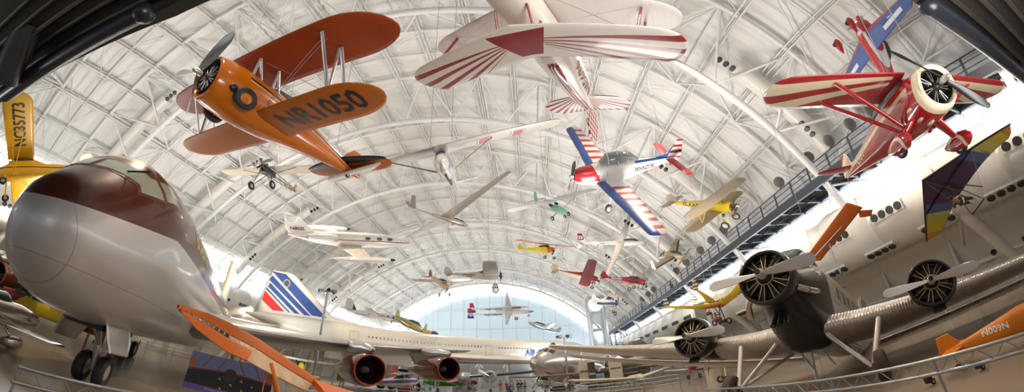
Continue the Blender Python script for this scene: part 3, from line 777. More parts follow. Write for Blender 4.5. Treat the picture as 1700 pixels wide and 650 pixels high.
text('S', mat('sponsor_red', (.5, .03, .03), rough=.4), t, (1.0, .4, -.1), (-1, 0, 0), (0, 0, 1), .22, 'badge', fus, (0, -1, 0), bold=.05)
cables(t, (.5, .6, .1), (.5, -.6, .1), (-4, 0, .5))

# yellow biplane with tan wings
TAN = mat('tan_fabric', (.50, .41, .28), rough=.5, bump=lambda x, y, z: (y * 2.5).frac() > .06, bump_d=.01)
YEL = mat('yellow_paint', (.80, .56, .02), rough=.3, coat=.3)
DB = mat('dark_blue_lettering', (.03, .06, .12), rough=.5)
t = craft('gaaro', 'yellow_biplane', 'small yellow biplane with tan wings and blue letters, hanging beside the walkway')
fus = MB().body([(1.1, .34, -.4, .42), (.6, .38, -.45, .45), (-.4, .36, -.42, .46), (-1.8, .26, -.26, .36), (-3.2, .14, -.08, .24), (-4.1, .05, .02, .16)], 18, 3).build('fuselage', YEL, t)
radial(t, (1.3, 0, .08), .5, n=5, dep=.2)
prop(t, (1.6, 0, .1), .95, n=2, ph=.6, w=.16, m=mat('brown_wood', (.12, .05, .03), rough=.3, coat=.4))
lw = wings(t, TAN, .2, 3.95, .45, -.9, .4, -.85, -.42, -.36, .12, .8, 'lower_wing')
wings(t, TAN, .0, 4.05, .8, -.5, .75, -.45, .95, 1.0, .12, .8, 'upper_wing')
both(t, YEL, 'wing_strut', ((.5, 2.4, .92), (.1, 2.4, -.34)), ((-.2, 2.4, .92), (.1, 2.4, -.34)), ((-.2, 2.4, .92), (-.6, 2.4, -.34)), r=.03)
both(t, YEL, 'cabane_strut', ((.5, .45, .92), (.5, .32, .4)), ((-.2, .45, .92), (-.2, .32, .42)), r=.025)
wings(t, TAN, .05, 1.3, -3.5, -4.2, -3.6, -4.25, .2, .2, .05, .5, 'tailplane')
slab(t, TAN, [(-3.4, 0, .2), (-3.6, 0, .8), (-3.9, 0, 1.0), (-4.3, 0, .9), (-4.5, 0, .4), (-4.3, 0, .1)], .06, 'rudder')
both(t, YEL, 'landing_gear_leg', ((.7, .3, -.35), (.9, .8, -1.35)), ((.3, .3, -.35), (.9, .8, -1.35)), r=.03)
for s in (1, -1): wheel(t, (.9, .86 * s, -1.38), .34, .12, rim=mat('white_rim', (.75, .73, .68), rough=.4), hub=.72)
wheel(t, (-4.2, 0, -.2), .1, .07)
text('G-AARO', DB, t, (-1.9, -.3, -.1), (1, 0, 0), (0, 0, 1), .36, 'registration', fus, (0, 1, 0), bold=.03)
text('G-A', DB, t, (.25, 2.0, -.5), (0, -1, 0), (-1, 0, 0), .85, 'wing_lettering', lw[0], (0, 0, 1), bold=.03, w=.8)
text('ARO', DB, t, (.2, -2.2, -.5), (0, -1, 0), (-1, 0, 0), .8, 'wing_lettering', lw[1], (0, 0, 1), bold=.03, w=.8)
cables(t, (.4, .5, 1.0), (.4, -.5, 1.0))

# long-winged white glider with red nose band
GW = mat('cream_glider_skin', (.62, .57, .49), rough=.3, coat=.5)
def star_band(x, y, z):
    u = (y.abs() - 1.9) if False else y.abs()
    return ((u - 1.75).abs() < .17) | ((u - 4.0).abs() < .22)
M_ew = mat('glider_wing_red_panels', (.60, .55, .48), rough=.28, coat=.5, layers=[
    (lambda x, y, z: (((y - 1.94).abs() < .34) | ((y - 3.51).abs() < .34) | ((y + 2.78).abs() < .34)) & (x < .45) & (x > -.2), (.05, .14, .40)),
    (lambda x, y, z: (((y - 1.94).abs() < .29) | ((y - 3.51).abs() < .29) | ((y + 2.78).abs() < .29)) & (x < .45) & (x > -.2), (.75, .72, .68)),
    (lambda x, y, z: (((y - 1.94).abs() < .23) | ((y - 3.51).abs() < .23) | ((y + 2.78).abs() < .23)) & (x < .45) & (x > -.2), (.50, .05, .03))])
t = craft('eaglet', 'strut_braced_glider', 'long white glider with red nose band and strut-braced wing, flying toward the camera', 'glider')
M_ef = mat('glider_nose_band', (.74, .72, .68), rough=.2, coat=.7, layers=[
    (lambda x, y, z: (x > 1.42 - 0) & (x < 1.56) & (z > -.75), (.10, .30, .60)), (lambda x, y, z: (x > 1.05) & (x < 1.44) & (z > -.68), (.50, .05, .03))])
fus = MB().body([(1.85, .05, -.62, -.48), (1.7, .2, -.78, -.32), (1.4, .32, -.88, -.1), (.9, .40, -.94, .2), (.3, .38, -.86, .42), (-.3, .30, -.66, .36), (-1.2, .18, -.44, .16), (-2.6, .11, -.26, .04), (-4.0, .07, -.16, .02), (-4.8, .03, -.1, .0)], 22, 2.2).build('fuselage', M_ef, t)
MB().box((.55, 0, -.90), (1.6, .08, .12)).build('skid', mat('dark_wood', (.08, .04, .03), rough=.5), t); wheel(t, (-.25, 0, -.78), .16, .09)
MB().body([(1.3, .2, -.2, .02), (1.0, .28, 0, .38), (.6, .3, .1, .52), (.3, .25, .2, .5)], 14).build('canopy', GLS, t)
wings(t, M_ew, .1, 5.55, .72, -.32, .6, -.22, .46, .5, .14, .35, 'wing')
wings(t, GW, .03, 1.45, -4.0, -4.5, -4.1, -4.45, .02, .02, .05, .3, 'tailplane')
slab(t, mat('pale_lilac_rudder', (.62, .64, .74), rough=.4), [(-3.9, 0, -.05), (-4.2, 0, .9), (-4.6, 0, 1.0), (-5.0, 0, .7), (-4.95, 0, -.25)], .06, 'rudder')
both(t, mat('grey_strut', (.42, .38, .33), rough=.4), 'wing_strut', ((.3, .3, -.5), (.35, 2.3, .4)), r=.035)
cables(t, (.3, .5, .6), (.3, -.5, .6))

# polished V-tail glider
SKN = mat('polished_skin', (.56, .49, .43), rough=.22, metal=.75)
t = craft('silver', 'v_tail_glider', 'bare metal glider with long tapered wings and a V tail, below the strut-braced glider', 'glider')
MB().body([(3.0, .03, -.08, .05), (2.8, .18, -.26, .16), (2.2, .33, -.42, .32), (1.2, .38, -.44, .42), (.2, .34, -.36, .4), (-.8, .22, -.18, .34), (-2.4, .13, .02, .3), (-4.5, .07, .2, .34)], 22).build('fuselage', SKN, t)
for s in (1, -1): MB().wing(.15 * s, 11.2 * s, .62, -.75, .05, -.42, .15, .95, .16, .35).build('wing', mat('brown_grey_wing', (.36, .31, .27), rough=.3, metal=.5), t)
for s in (1, -1):
    MB().foil([((-3.9, 0, .3), (-4.75, 0, .3), .07, (0, 1, -.5)), ((-4.5, s * .95, 1.5), (-5.0, s * .95, 1.5), .05, (0, 1, -.5))]).build('tail_surface', MATS['brown_grey_wing'], t)
MB().body([(2.5, .12, .2, .28), (2.1, .24, .2, .5), (1.2, .26, .25, .58), (.7, .12, .3, .45)], 14).build('canopy', GLS, t)
wheel(t, (1.0, 0, -.45), .16, .1); cables(t, (0, 2, .5), (0, -2, .5))

# white business jet
t = craft('lear', 'business_jet', 'small white business jet with tip tanks and red cheatline, left of the glider', 'jet')
WJ = mat('jet_white', (.76, .72, .66), rough=.25, coat=.5, layers=[(lambda x, y, z: ((z - .22 + (x > 3) * (x - 3) * .08).abs() < .05) & (y.abs() > .05) & (x < 6), (.25, .02, .03))])
fus = MB().body([(6.6, .03, -.05, .03), (6.2, .16, -.22, .12), (5.2, .42, -.52, .36), (4.2, .62, -.68, .62), (3.2, .74, -.76, .92), (1.5, .78, -.80, .98), (-1.5, .76, -.78, .96), (-3.5, .58, -.5, .84), (-5.0, .32, -.05, .66), (-6.0, .1, .25, .45)], 26).build('fuselage', WJ, t)
for s in (1, -1):
    MB().wing(.5 * s, 5.2 * s, .9, -1.6, .0, -1.3, -.62, -.35, .24, .1).build('wing', mat('jet_wing', (.68, .60, .50), rough=.25, coat=.4), t)
    k = MB().body([(2.0, .03, -.32, -.26), (1.6, .18, -.46, -.1), (.6, .3, -.58, 0), (-1.6, .3, -.58, 0), (-2.8, .12, -.38, -.15), (-3.3, .03, -.28, -.24)], 16).build('tip_tank', WJ, t); k.location = (-.4, 5.4 * s, .05)
    MB().ball((1.65, 5.4 * s, -.23), (.25, .16), 10).build('tank_nose', BLK, t)
    e = MB().lathe([(1.1, .30), (1.2, .36), (.3, .44), (-1.0, .40), (-1.5, .28)], (-3.1, 1.25 * s, .55), (1, 0, 0), 18).build('engine_pod', WHT, t)
    MB().lathe([(1.12, .31), (.9, .28), (.85, .01)], (-3.1, 1.25 * s, .55), (1, 0, 0), 18).build('intake', BLK, e)
    MB().box((-3.2, .9 * s, .5), (1.6, .6, .12)).build('pylon', WHT, e)
    MB().wing(0, 2.2 * s, -5.2, -6.3, -6.0, -6.7, 2.45, 2.45, .1, .2).build('tailplane', WHT, t)
slab(t, WHT, [(-3.6, 0, .8), (-5.2, 0, 2.4), (-5.3, 0, 2.6), (-6.6, 0, 2.6), (-6.3, 0, 1.2), (-5.9, 0, .3)], .14, 'fin')
for i, xx in enumerate((3.6, 2.5, 1.3)):
    for s in (1, -1): MB().ball((xx, .66 * s, .5), (.28, .2), 12, d=(1, 0, 0)).build('cabin_window' if i else 'windscreen_side', GLS, t)
text('N802L', mat('maroon', (.16, .02, .03), rough=.4), t, (-5.25, -.1, .95), (1, 0, 0), (0, 0, 1), .36, 'registration', None, bold=.03)
text('N802L', MATS['maroon'], t, (-5.25, .1, .95), (-1, 0, 0), (0, 0, 1), .36, 'registration', None, bold=.03)
cables(t, (2, .4, .8), (2, -.4, .8), (-4, 0, 1))

# open-framed cream parasol
CRW = mat('cream_fabric', (.64, .55, .40), rough=.5, bump=lambda x, y, z: (y * 3).frac() > .08, bump_d=.01)
t = craft('parasol', 'open_frame_monoplane', 'early open-framed monoplane with cream wings and two wheels, below the orange biplane')
b = MB()
for s in (1, -1):
    for za, zb in ((.22, .2), (-.25, .02)): b.tube((1.2, .25 * s, za), (-3.8, .05 * s, zb), .03, n=6)
    for k in range(6): x = 1.0 - .8 * k; b.tube((x, .24 * s, .22), (x - .4, .2 * s, -.2), .018, n=5)
b.build('fuselage', mat('dark_frame_tubes', (.05, .045, .04), rough=.4), t)
MB().body([(1.2, .24, -.24, .26), (.6, .25, -.26, .28), (-.2, .2, -.2, .24)], 12, 3).build('nose_fairing', DKM, t)
radial(t, (1.3, 0, .2), .48, n=7, dep=.2); prop(t, (1.62, 0, .2), 1.05, n=2, ph=.2, w=.17, m=mat('grey_propeller', (.25, .23, .21), rough=.3))
wings(t, CRW, .2, 4.3, .7, -.75, .55, -.65, .35, .38, .1, .5, 'wing')
wings(t, CRW, .05, 1.3, -3.2, -3.9, -3.3, -3.9, .15, .15, .04, .4, 'tailplane'); slab(t, CRW, [(-3.4, 0, .1), (-3.6, 0, .7), (-4.0, 0, .8), (-4.2, 0, .1)], .04, 'rudder')
both(t, MATS['dark_frame_tubes'], 'landing_gear_leg', ((1.2, .2, -.2), (1.2, .78, -1.25)), ((.4, .2, -.2), (1.2, .78, -1.25)), r=.028)
for s in (1, -1): wheel(t, (1.2, .84 * s, -1.3), .32, .16, rim=MATS['white_rim'], hub=.45)
both(t, MATS['dark_frame_tubes'], 'wing_strut', ((.5, .2, -.2), (.4, 2.2, .33)), r=.02); cables(t, (.4, .4, .5), (.4, -.4, .5))

def light_plane(key, name, label, mf, mw, mt=None, span=5.2, zw=.85, ch=(.95, -.55), L=4.8, zt=.1, gear=True, pr=.95, wname='wing', cow=None, rnd=.5, struts=True, tri=False, low=False, fin=None, cat='airplane'):
    t = craft(key, name, label, cat); mt = mt or mf
    f = MB().body([(1.55, .28, -.34, .26), (1.3, .36, -.42, .32), (.8, .40, -.48, .42), (.5, .42, -.5, .72 if not low else .6), (-.4, .40, -.48, .74 if not low else .66), (-1.1, .33, -.38, .5), (-2.4, .2, -.2, .28 + zt * .5), (-L + .9, .1, -.05 + zt * .5, .16 + zt), (-L, .04, zt - .05, zt + .1)], 18, 2.6).build('fuselage', mf, t)
    if cow: MB().body([(1.6, .3, -.35, .28), (1.45, .4, -.44, .36), (.9, .43, -.5, .46)], 18, 2.4).build('cowling', cow, t)
    MB().body([(.85, .3, .2, .45), (.55, .41, .2, .74), (-.4, .41, .25, .73), (-.9, .3, .3, .5)], 12, 3).build('cabin_glass', GLS, t)
    w = wings(t, mw, 0 if not low else .3, span, ch[0], ch[1], ch[0] - .1, ch[1] + .05, zw, zw + (.1 if not low else .35), .14, rnd, wname)
    wings(t, mt, .04, 1.45, -L + .95, -L + .2, -L + .75, -L + .15, zt, zt, .05, .5, 'tailplane')
    slab(t, fin or mt, [(-L + 1.1, 0, zt), (-L + .75, 0, zt + .7), (-L + .35, 0, zt + 1.0), (-L, 0, zt + .9), (-L - .15, 0, zt + .3), (-L, 0, zt - .1)], .05, 'rudder')
    prop(t, (1.8, 0, 0), pr, n=2, ph=1.0, w=.14, m=BLK)
    if struts: both(t, mf, 'wing_strut', ((.5, .4, -.4), (.6, 2.6, zw)), ((.1, .4, -.4), (-.2, 2.6, zw)), r=.03)
    if gear:
        both(t, mf, 'landing_gear_leg', ((.9, .36, -.4), (1.0, .8, -1.15)), r=.04)
        for s in (1, -1): wheel(t, (1.0 if not tri else -.3, .86 * s, -1.2), .25, .14)
        if tri: wheel(t, (1.2, 0, -1.15), .2, .12)
    cables(t, (.3, .5, zw + .1), (.3, -.5, zw + .1)); return t, f, w
light_plane('cub', 'light_airplane', 'small yellow high-wing airplane with orange nose and wing, high up in the middle',
            mat('lemon_yellow', (.83, .66, .02), rough=.4), mat('orange_brown_wing', (.46, .13, .02), rough=.4), mt=MATS['lemon_yellow'], cow=mat('burnt_orange', (.55, .13, .02), rough=.3))
CRF = mat('cream_red_fuselage', (.70, .60, .42), rough=.35, layers=[(lambda x, y, z: (z > .22 + x * 0) | (x > .75), (.36, .02, .03))])
light_plane('tcraft', 'touring_airplane', 'cream airplane with a red wing and red nose, above the end wall', CRF, mat('dark_red_wing', (.28, .03, .035), rough=.4), mt=MATS['cream_fabric'])
t, f, w = light_plane('ercoupe', 'red_touring_airplane', 'red low-wing airplane with white registration and cream wings, nose touching the walkway side',
                      mat('plain_red', (.42, .02, .03), rough=.3), mat('cream_wing', (.62, .54, .42), rough=.4), zw=-.35, low=True, struts=False, span=4.4, tri=True)
text('N3199K', WHT, t, (-2.4, -.3, -.02), (1, 0, 0), (0, 0, 1), .34, 'registration', f, (0, 1, 0), bold=.03)
t, f, w = light_plane('grey', 'grey_monoplane', 'grey high-wing monoplane with wire wheels and blue engine, before the end wall',
                      mat('grey_fabric', (.40, .37, .32), rough=.5), mat('dark_grey_fabric', (.27, .25, .22), rough=.5), span=5.6, zw=.9, ch=(1.5, -.5), L=5.4, rnd=.2, gear=False)
radial(t, (1.9, 0, 0), .48, m=mat('blue_engine', (.02, .05, .14), rough=.4), n=7)
both(t, MATS['grey_fabric'], 'landing_gear_leg', ((1.1, .3, -.4), (1.2, .85, -1.55)), r=.04)
for s in (1, -1): wheel(t, (1.2, .9 * s, -1.6), .42, .08, rim=WHT, hub=.82)
text('ROYAL AIRLINE', BLK, t, (-2.3, -.3, .08), (1, 0, 0), (0, 0, 1), .16, 'lettering', f, (0, 1, 0), bold=.03); text('EXPRESS', BLK, t, (-2.2, -.3, -.12), (1, 0, 0), (0, 0, 1), .15, 'lettering', f, (0, 1, 0), bold=.03)
light_plane('tang', 'tan_monoplane', 'small tan monoplane seen nose on, left of the grey monoplane', mat('tan_paint', (.50, .36, .24), rough=.4), mat('tan_wing', (.56, .42, .30), rough=.4), fin=mat('dark_maroon', (.18, .04, .03), rough=.4), zw=.5, L=4.2, span=5.1)
light_plane('n54p', 'blue_white_biplane', 'small blue and white biplane hanging just above the glass lift tower',
            mat('blue_white_stripe', (.70, .70, .70), rough=.3, layers=[(lambda x, y, z: ((z + .05).abs() < .14), (.04, .09, .22)), (lambda x, y, z: x > 1.1, (.04, .09, .22))]), mat('grey_white_fabric', (.52, .50, .47), rough=.4), span=3.3, zw=.95, L=3.3)
o = [x for x in COL.objects if x.name.startswith('blue_white_biplane')][0]
wn = wings(o, MATS['grey_white_fabric'], .3, 3.1, .5, -.6, .45, -.55, -.45, -.4, .1, .4, 'lower_wing')
text('N54P', BLK, o, (-.1, 2.3, 1.06), (0, -1, 0), (1, 0, 0), .8, 'registration', None, bold=.03)

# white glider with number 33
t = craft('g33', 'numbered_glider', 'white glider with dark red number 33 on its fin, below the striped wings', 'glider')
GL = mat('warm_white_gelcoat', (.68, .64, .58), rough=.25, coat=.5)
f = MB().body([(3.0, .03, -.05, .05), (2.7, .2, -.25, .2), (1.8, .34, -.38, .36), (.6, .34, -.34, .38), (-.6, .2, -.14, .26), (-2.5, .11, 0, .2), (-4.1, .06, .06, .2)], 20).build('fuselage', GL, t)
g = wings(t, GL, .15, 7.6, .95, .05, .65, .25, .15, .35, .12, .3, 'wing')
M33 = mat('maroon_fin', (.70, .66, .6), rough=.3, layers=[(lambda x, y, z: z > .55, (.20, .02, .04))])
slab(t, M33, [(-3.6, 0, .15), (-3.75, 0, 1.35), (-4.3, 0, 1.4), (-4.45, 0, .1)], .06, 'fin')
wings(t, GL, .03, 1.2, -3.8, -4.3, -3.9, -4.3, .12, .12, .05, .2, 'tailplane')
text('33', WHT, t, (-4.02, -.04, .72), (1, 0, 0), (0, 0, 1), .38, 'number', None, bold=.03)
text('33', MATS['maroon'], t, (.3, 5.6, .1), (0, 1, 0), (1, 0, 0), .42, 'number', None, bold=.03)
text('N8022', MATS['maroon'], t, (-1.6, -.2, .05), (1, 0, 0), (0, 0, 1), .14, 'registration', f, (0, 1, 0), bold=.02)
MB().body([(2.4, .14, .2, .26), (2.0, .24, .22, .46), (1.2, .24, .25, .5), (.8, .1, .3, .4)], 12).build('canopy', GLS, t); wheel(t, (1.0, 0, -.38), .15, .1)
cables(t, (.6, 1.5, .3), (.6, -1.5, .3))

# mint green twin pusher with pod fuselage
t = craft('mint', 'mint_light_airplane', 'tiny mint green pod aircraft with pale wing and boom tail')
MINT = mat('mint_green', (.22, .50, .42), rough=.35)
MB().body([(1.6, .06, -.4, -.25), (1.4, .24, -.52, -.1), (.8, .36, -.58, .1), (.1, .34, -.5, .1), (-.6, .14, -.25, .05)], 18).build('pod', MINT, t)
for yy in (.12, -.12): MB().tube((-.3, yy, 0), (-3.0, yy, .25), .03, n=6).build('tail_boom', GL, t)
pw = mat('pale_translucent_fabric', (.66, .68, .72), rough=.5)
wings(t, pw, .1, 4.6, .75, -.45, .65, -.4, .62, .68, .08, .4, 'wing')
slab(t, MINT, [(-2.5, 0, -.35), (-2.7, 0, -.6), (-3.0, 0, -.5), (-3.1, 0, .0), (-3.1, 0, .6), (-2.9, 0, 1.0), (-2.6, 0, .9)], .05, 'rudder'); wings(t, pw, .03, 1.0, -2.5, -3.0, -2.5, -3.0, .1, .1, .04, .3, 'tailplane')
both(t, WIRE, 'wing_strut', ((.6, .3, -.3), (.4, 2.2, .62)), r=.025)
both(t, DKM, 'landing_gear_leg', ((.6, .25, -.4), (.7, .8, -.75)), r=.03)
for s in (1, -1): wheel(t, (.7, .84 * s, -.8), .2, .12)
wheel(t, (1.3, 0, -.7), .15, .1); MB().ball((-.1, .3, .15), (.25, .14), 10).build('engine', DKM, t); MB().ball((-.1, -.3, .15), (.25, .14), 10).build('engine', DKM, t); cables(t, (.2, 1, .7), (.2, -1, .7))

# canard homebuilt with green and red wing edge
t = craft('varieze', 'canard_homebuilt', 'tan canard aircraft with green wing edge and upturned winglets, rear engine, above the walkway')
TN = mat('warm_tan_composite', (.52, .40, .27), rough=.35, coat=.3)
MB().body([(2.4, .03, -.1, .05), (2.0, .18, -.24, .16), (1.2, .28, -.34, .3), (.2, .32, -.38, .4), (-.8, .30, -.34, .3), (-1.4, .2, -.2, .2)], 18).build('fuselage', TN, t)
TNG = mat('tan_wing_green_edge', (.50, .38, .25), rough=.35, layers=[(lambda x, y, z: (x + y.abs() * .33) > .28, (.02, .14, .10)), (lambda x, y, z: ((x + y.abs() * .33) - .22).abs() < .06, (.26, .06, .03))])
for s in (1, -1):
    MB().wing(.2 * s, 3.4 * s, .5, -1.1, -.75, -1.5, -.15, .1, .12, .1).build('wing', TNG, t)
    MB().foil([((-.75, 3.4 * s, .05), (-1.5, 3.4 * s, .05), .06, (0, 1, 0)), ((-1.2, 3.42 * s, 1.05), (-1.65, 3.42 * s, 1.05), .04, (0, 1, 0))]).build('winglet', GL, t)
    MB().wing(.1 * s, 1.8 * s, 2.0, 1.65, 1.95, 1.65, .1, .1, .05, .15).build('canard', TN, t)
    strut(t, GL, 'landing_gear_leg', ((-.1, .25 * s, -.3), (0, .8 * s, -.85)), r=.04); wheel(t, (0, .84 * s, -.9), .17, .1)
wheel(t, (1.9, 0, -.65), .14, .08); strut(t, GL, 'nose_leg', ((1.9, 0, -.2), (1.9, 0, -.6)))
radial(t, (-1.55, 0, 0), .28, ax=(-1, 0, 0), n=6); prop(t, (-1.8, 0, 0), .75, ax=(-1, 0, 0), w=.12, m=BLK); MB().body([(1.4, .1, .24, .3), (.9, .24, .25, .52), (.1, .24, .28, .55), (-.4, .1, .3, .42)], 12).build('canopy', GLS, t); cables(t, (.5, .3, .3), (-.8, 0, .3))

# twin-boom long distance aircraft
t = craft('flyer', 'twin_boom_aircraft', 'white twin-boom jet with slender wings and red-blue tails, before the pale end wall', 'jet')
FW = mat('flyer_white', (.72, .71, .70), rough=.3, layers=[(lambda x, y, z: (z < -.28) & (x > .5) & (y.abs() < 1), (.03, .06, .30))])
TL = mat('flyer_tail', (.75, .73, .72), rough=.3, layers=[(lambda x, y, z: ((z > .55) | (((x + z) * 3).frac() > .6)) & (z > .0), (.42, .02, .06)), (lambda x, y, z: z < 0, (.03, .05, .35))])
MB().body([(5.0, .06, -.5, -.3), (4.4, .34, -.72, -.05), (3.0, .5, -.78, .2), (1.0, .5, -.7, .3), (-1.0, .4, -.5, .5), (-2.5, .2, -.1, .4)], 18).build('fuselage', FW, t)
for s in (1, -1):
    f = MB().body([(4.2, .05, -.1, .05), (3.6, .42, -.5, .42), (1.5, .6, -.65, .6), (-1, .46, -.46, .5), (-4, .28, -.26, .3), (-7.3, .14, -.12, .18)], 16).build('boom', WHT, t); f.location = (0, 2.8 * s, 0)
    MB().wing(.3 * s, 17 * s, .9, -.7, -.1, -.45, .1, 1.3, .2, .3).build('wing', mat('pale_wing', (.52, .50, .48), rough=.4), t)
    slab(t, TL, [(-6.6, 2.8 * s, -.9), (-6.8, 2.8 * s, .6), (-7.1, 2.8 * s, 1.7), (-7.8, 2.8 * s, 1.7), (-7.9, 2.8 * s, -.9)], .14, 'fin')
    MB().wing(2.8 * s, 4.4 * s, -6.8, -7.4, -7, -7.4, .1, .1, .08, .2).build('tailplane', WHT, t)
    text('virgin atlantic', BLK, t, (-2.9, 2.8 * s - .48, -.12), (1, 0, 0), (0, 0, 1), .48, 'lettering', None, bold=.02)
    strut(t, WHT, 'landing_gear_leg', ((1.5, 2.8 * s, -.4), (1.5, 2.8 * s, -1.2)), r=.07); wheel(t, (1.5, 2.8 * s, -1.3), .38, .2)
wheel(t, (4, 0, -1.4), .28, .15); strut(t, WHT, 'nose_leg', ((4, 0, -.6), (4, 0, -1.3)), r=.05); MB().box((1.6, 0, .75), (1.8, .5, .3)).build('engine_pod', mat('deep_red', (.3, .02, .03), rough=.4), t); cables(t, (1, 2.8, .4), (1, -2.8, .4))

# white twin turboprop and the two gold machines behind it
t = craft('kingair', 'twin_turboprop', 'white twin-engined aircraft with black wing edges and round windows, above the long white airliner')
WK = mat('kingair_white', (.70, .67, .64), rough=.3, layers=[(lambda x, y, z: (z + .1).abs() < .05, (.12, .02, .03))])
MB().body([(6, .05, -.3, 0), (5.2, .4, -.5, .2), (3.8, .66, -.66, .8), (1, .74, -.72, .86), (-2, .66, -.6, .82), (-4.5, .3, -.1, .6), (-6, .08, .2, .42)], 22, 2.3).build('fuselage', WK, t)
DW = mat('white_wing_black_edge', (.58, .52, .48), rough=.35, layers=[(lambda x, y, z: (x + y.abs() * .07) > 1.1, (.02, .02, .03)), (lambda x, y, z: (x < -3) & ((x + y.abs() * .35) > -4.95), (.02, .02, .03))])
for s in (1, -1):
    MB().wing(.5 * s, 6.6 * s, 1.4, -.9, .75, -.4, -.35, .55, .2, .3).build('wing', DW, t); MB().wing(.1 * s, 2.7 * s, -4.8, -6, -5.6, -6.3, .35, .35, .1, .2).build('tailplane', DW, t)
    MB().body([(2.9, .1, -.5, -.2), (2.6, .28, -.62, -.05), (1, .34, -.6, .1), (-1.2, .15, -.35, .0)], 14).build('engine_nacelle', WK, t).location = (0, 2.2 * s, .1)
    prop(t, (3.0, 2.2 * s, -.25), 1.0, n=3, w=.16, m=DKM)
    for i in range(5): MB().lathe([(0, .2), (.04, .2), (.05, .01)], (2.6 - i * .95, .69 * s, .28), (0, s, 0), 12).build('cabin_window', GLS, t)
slab(t, DW, [(-4.2, 0, .6), (-5.6, 0, 2.8), (-6.5, 0, 2.8), (-6.5, 0, .4)], .1, 'fin'); cables(t, (1, .5, .8), (1, -.5, .8))
GD = mat('gold_anodised', (.52, .42, .12), rough=.25, metal=.6)
def pod(label, nm, p0, p1, r, m, wing=None):
    p0, p1 = V(p0), V(p1); d = p0 - p1; L = d.length; q = d.to_track_quat('X', 'Z')
    t = thing(nm, label, 'aircraft', (p0 + p1) / 2, q=q)
    MB().body([(L / 2, r * .1, -r * .2, r * .1), (L * .42, r * .6, -r * .6, r * .5), (L * .25, r, -r, r), (-L * .15, r, -r * .9, r), (-L / 2, r * .2, -.1 * r, r * .4)], 18).build('fuselage', m, t)
    MB().body([(L * .35, r * .3, r * .4, r * .7), (L * .25, r * .6, r * .6, r * 1.4), (L * .05, r * .6, r * .6, r * 1.4), (-L * .08, r * .3, r * .6, r)], 12).build('canopy', GLS, t)
    if wing:
        for s in (1, -1): MB().wing(r * .6 * s, wing * s, L * .14, -L * .14, L * .02, -L * .1, -.2, .3, .14, .3).build('wing', m, t)
    slab(t, m, [(-L * .32, 0, r * .5), (-L * .45, 0, r * 2), (-L * .52, 0, r * 2), (-L * .5, 0, 0)], .08, 'fin'); cables(t, (0, 0, r)); return t

# ---------------------------------------------------------------- large aircraft on the floor
# four-engined jet airliner, brown over silver
t = craft('dash', 'four_engine_jetliner', 'huge four-engined jetliner with brown upper nose, cream cap and silver belly, filling the left side', 'jet airliner')
BRN = (.095, .022, .012)
M_df = mat('jetliner_skin', (.60, .58, .56), rough=.36, metal=.28, coat=.45, layers=[
    (lambda x, y, z: (z - 3.12 + x * .16 * (x > -3.6) + (x < -3.6) * -.57) > 0, BRN),
    (lambda x, y, z: ((z - 5.02) > 0) & (x < -2.2), (.56, .46, .22)),
    (lambda x, y, z: (z - 3.10 + x * .16 * (x > -3.6) + (x < -3.6) * -.57).abs() < .016, (.62, .60, .56)),
    (lambda x, y, z: (((x + .98 + (z < 3.4) * (z * -1 + 3.4) * .28).abs() < .006) | ((x + 6.1).abs() < .006) | (((z - 2.35).abs() < .006) & (x < -.7))) & (z < 3.3), (.34, .32, .30))],
    bump=lambda x, y, z: ((x * 1.9).sin() * (z * 2.3 + y).sin()), bump_d=.012)
fus = MB().body([(-.74, .02, 2.85, 2.9), (-.78, .24, 2.62, 3.12), (-.88, .47, 2.38, 3.40), (-1.12, .68, 2.10, 3.74), (-1.45, .90, 1.88, 4.0), (-1.85, 1.10, 1.74, 4.26), (-2.3, 1.29, 1.64, 4.62), (-2.8, 1.46, 1.59, 5.0),
                 (-3.3, 1.63, 1.55, 5.28), (-4.2, 1.71, 1.52, 5.46), (-6, 1.78, 1.5, 5.6), (-10, 1.8, 1.5, 5.65), (-20, 1.8, 1.5, 5.65), (-28, 1.78, 1.6, 5.65), (-33, 1.3, 2.5, 5.6), (-37, .6, 3.7, 5.4), (-38.6, .2, 4.5, 5.1)], 48, 2.05).build('fuselage', M_df, t)
WG = mat('cockpit_glass', (.36, .40, .33), rough=.12, coat=.6)
FR = mat('window_frame_brown', (.13, .07, .05), rough=.35)
for s in (1, -1):
    panel(t, 'windscreen_frame', FR, [(-1.9, .02 * s, 4.36), (-2.35, 1.22 * s, 4.30), (-2.9, 1.20 * s, 4.75), (-2.45, .02 * s, 4.88)], (-1, 0, -.6), fus, off=.008)
    panel(t, 'windscreen_pane', WG, [(-1.95, .07 * s, 4.44), (-2.35, 1.02 * s, 4.38), (-2.75, 1.02 * s, 4.72), (-2.4, .07 * s, 4.82)], (-1, 0, -.6), fus, off=.016)
    panel(t, 'side_window_frame', FR, [(-2.25, 1.3 * s, 4.14), (-3.85, 1.3 * s, 4.34), (-3.7, 1.3 * s, 4.88), (-2.45, 1.3 * s, 4.76)], (0, -s, -.25), fus, off=.008)
    panel(t, 'side_window', WG, [(-2.35, 1.3 * s, 4.22), (-2.95, 1.3 * s, 4.28), (-2.95, 1.3 * s, 4.76), (-2.5, 1.3 * s, 4.70)], (0, -s, -.25), fus, off=.016)
    panel(t, 'side_window', WG, [(-3.05, 1.3 * s, 4.30), (-3.72, 1.3 * s, 4.42), (-3.6, 1.3 * s, 4.80), (-3.05, 1.3 * s, 4.78)], (0, -s, -.25), fus, off=.016)
for k in range(12): 
    for s in (1, -1): panel(t, 'cabin_window', GLS, [(-9.5 - k, 1.7 * s, 4.0), (-9.75 - k, 1.7 * s, 4.0), (-9.75 - k, 1.7 * s, 4.35), (-9.5 - k, 1.7 * s, 4.35)], (0, -s, 0), fus, 2)
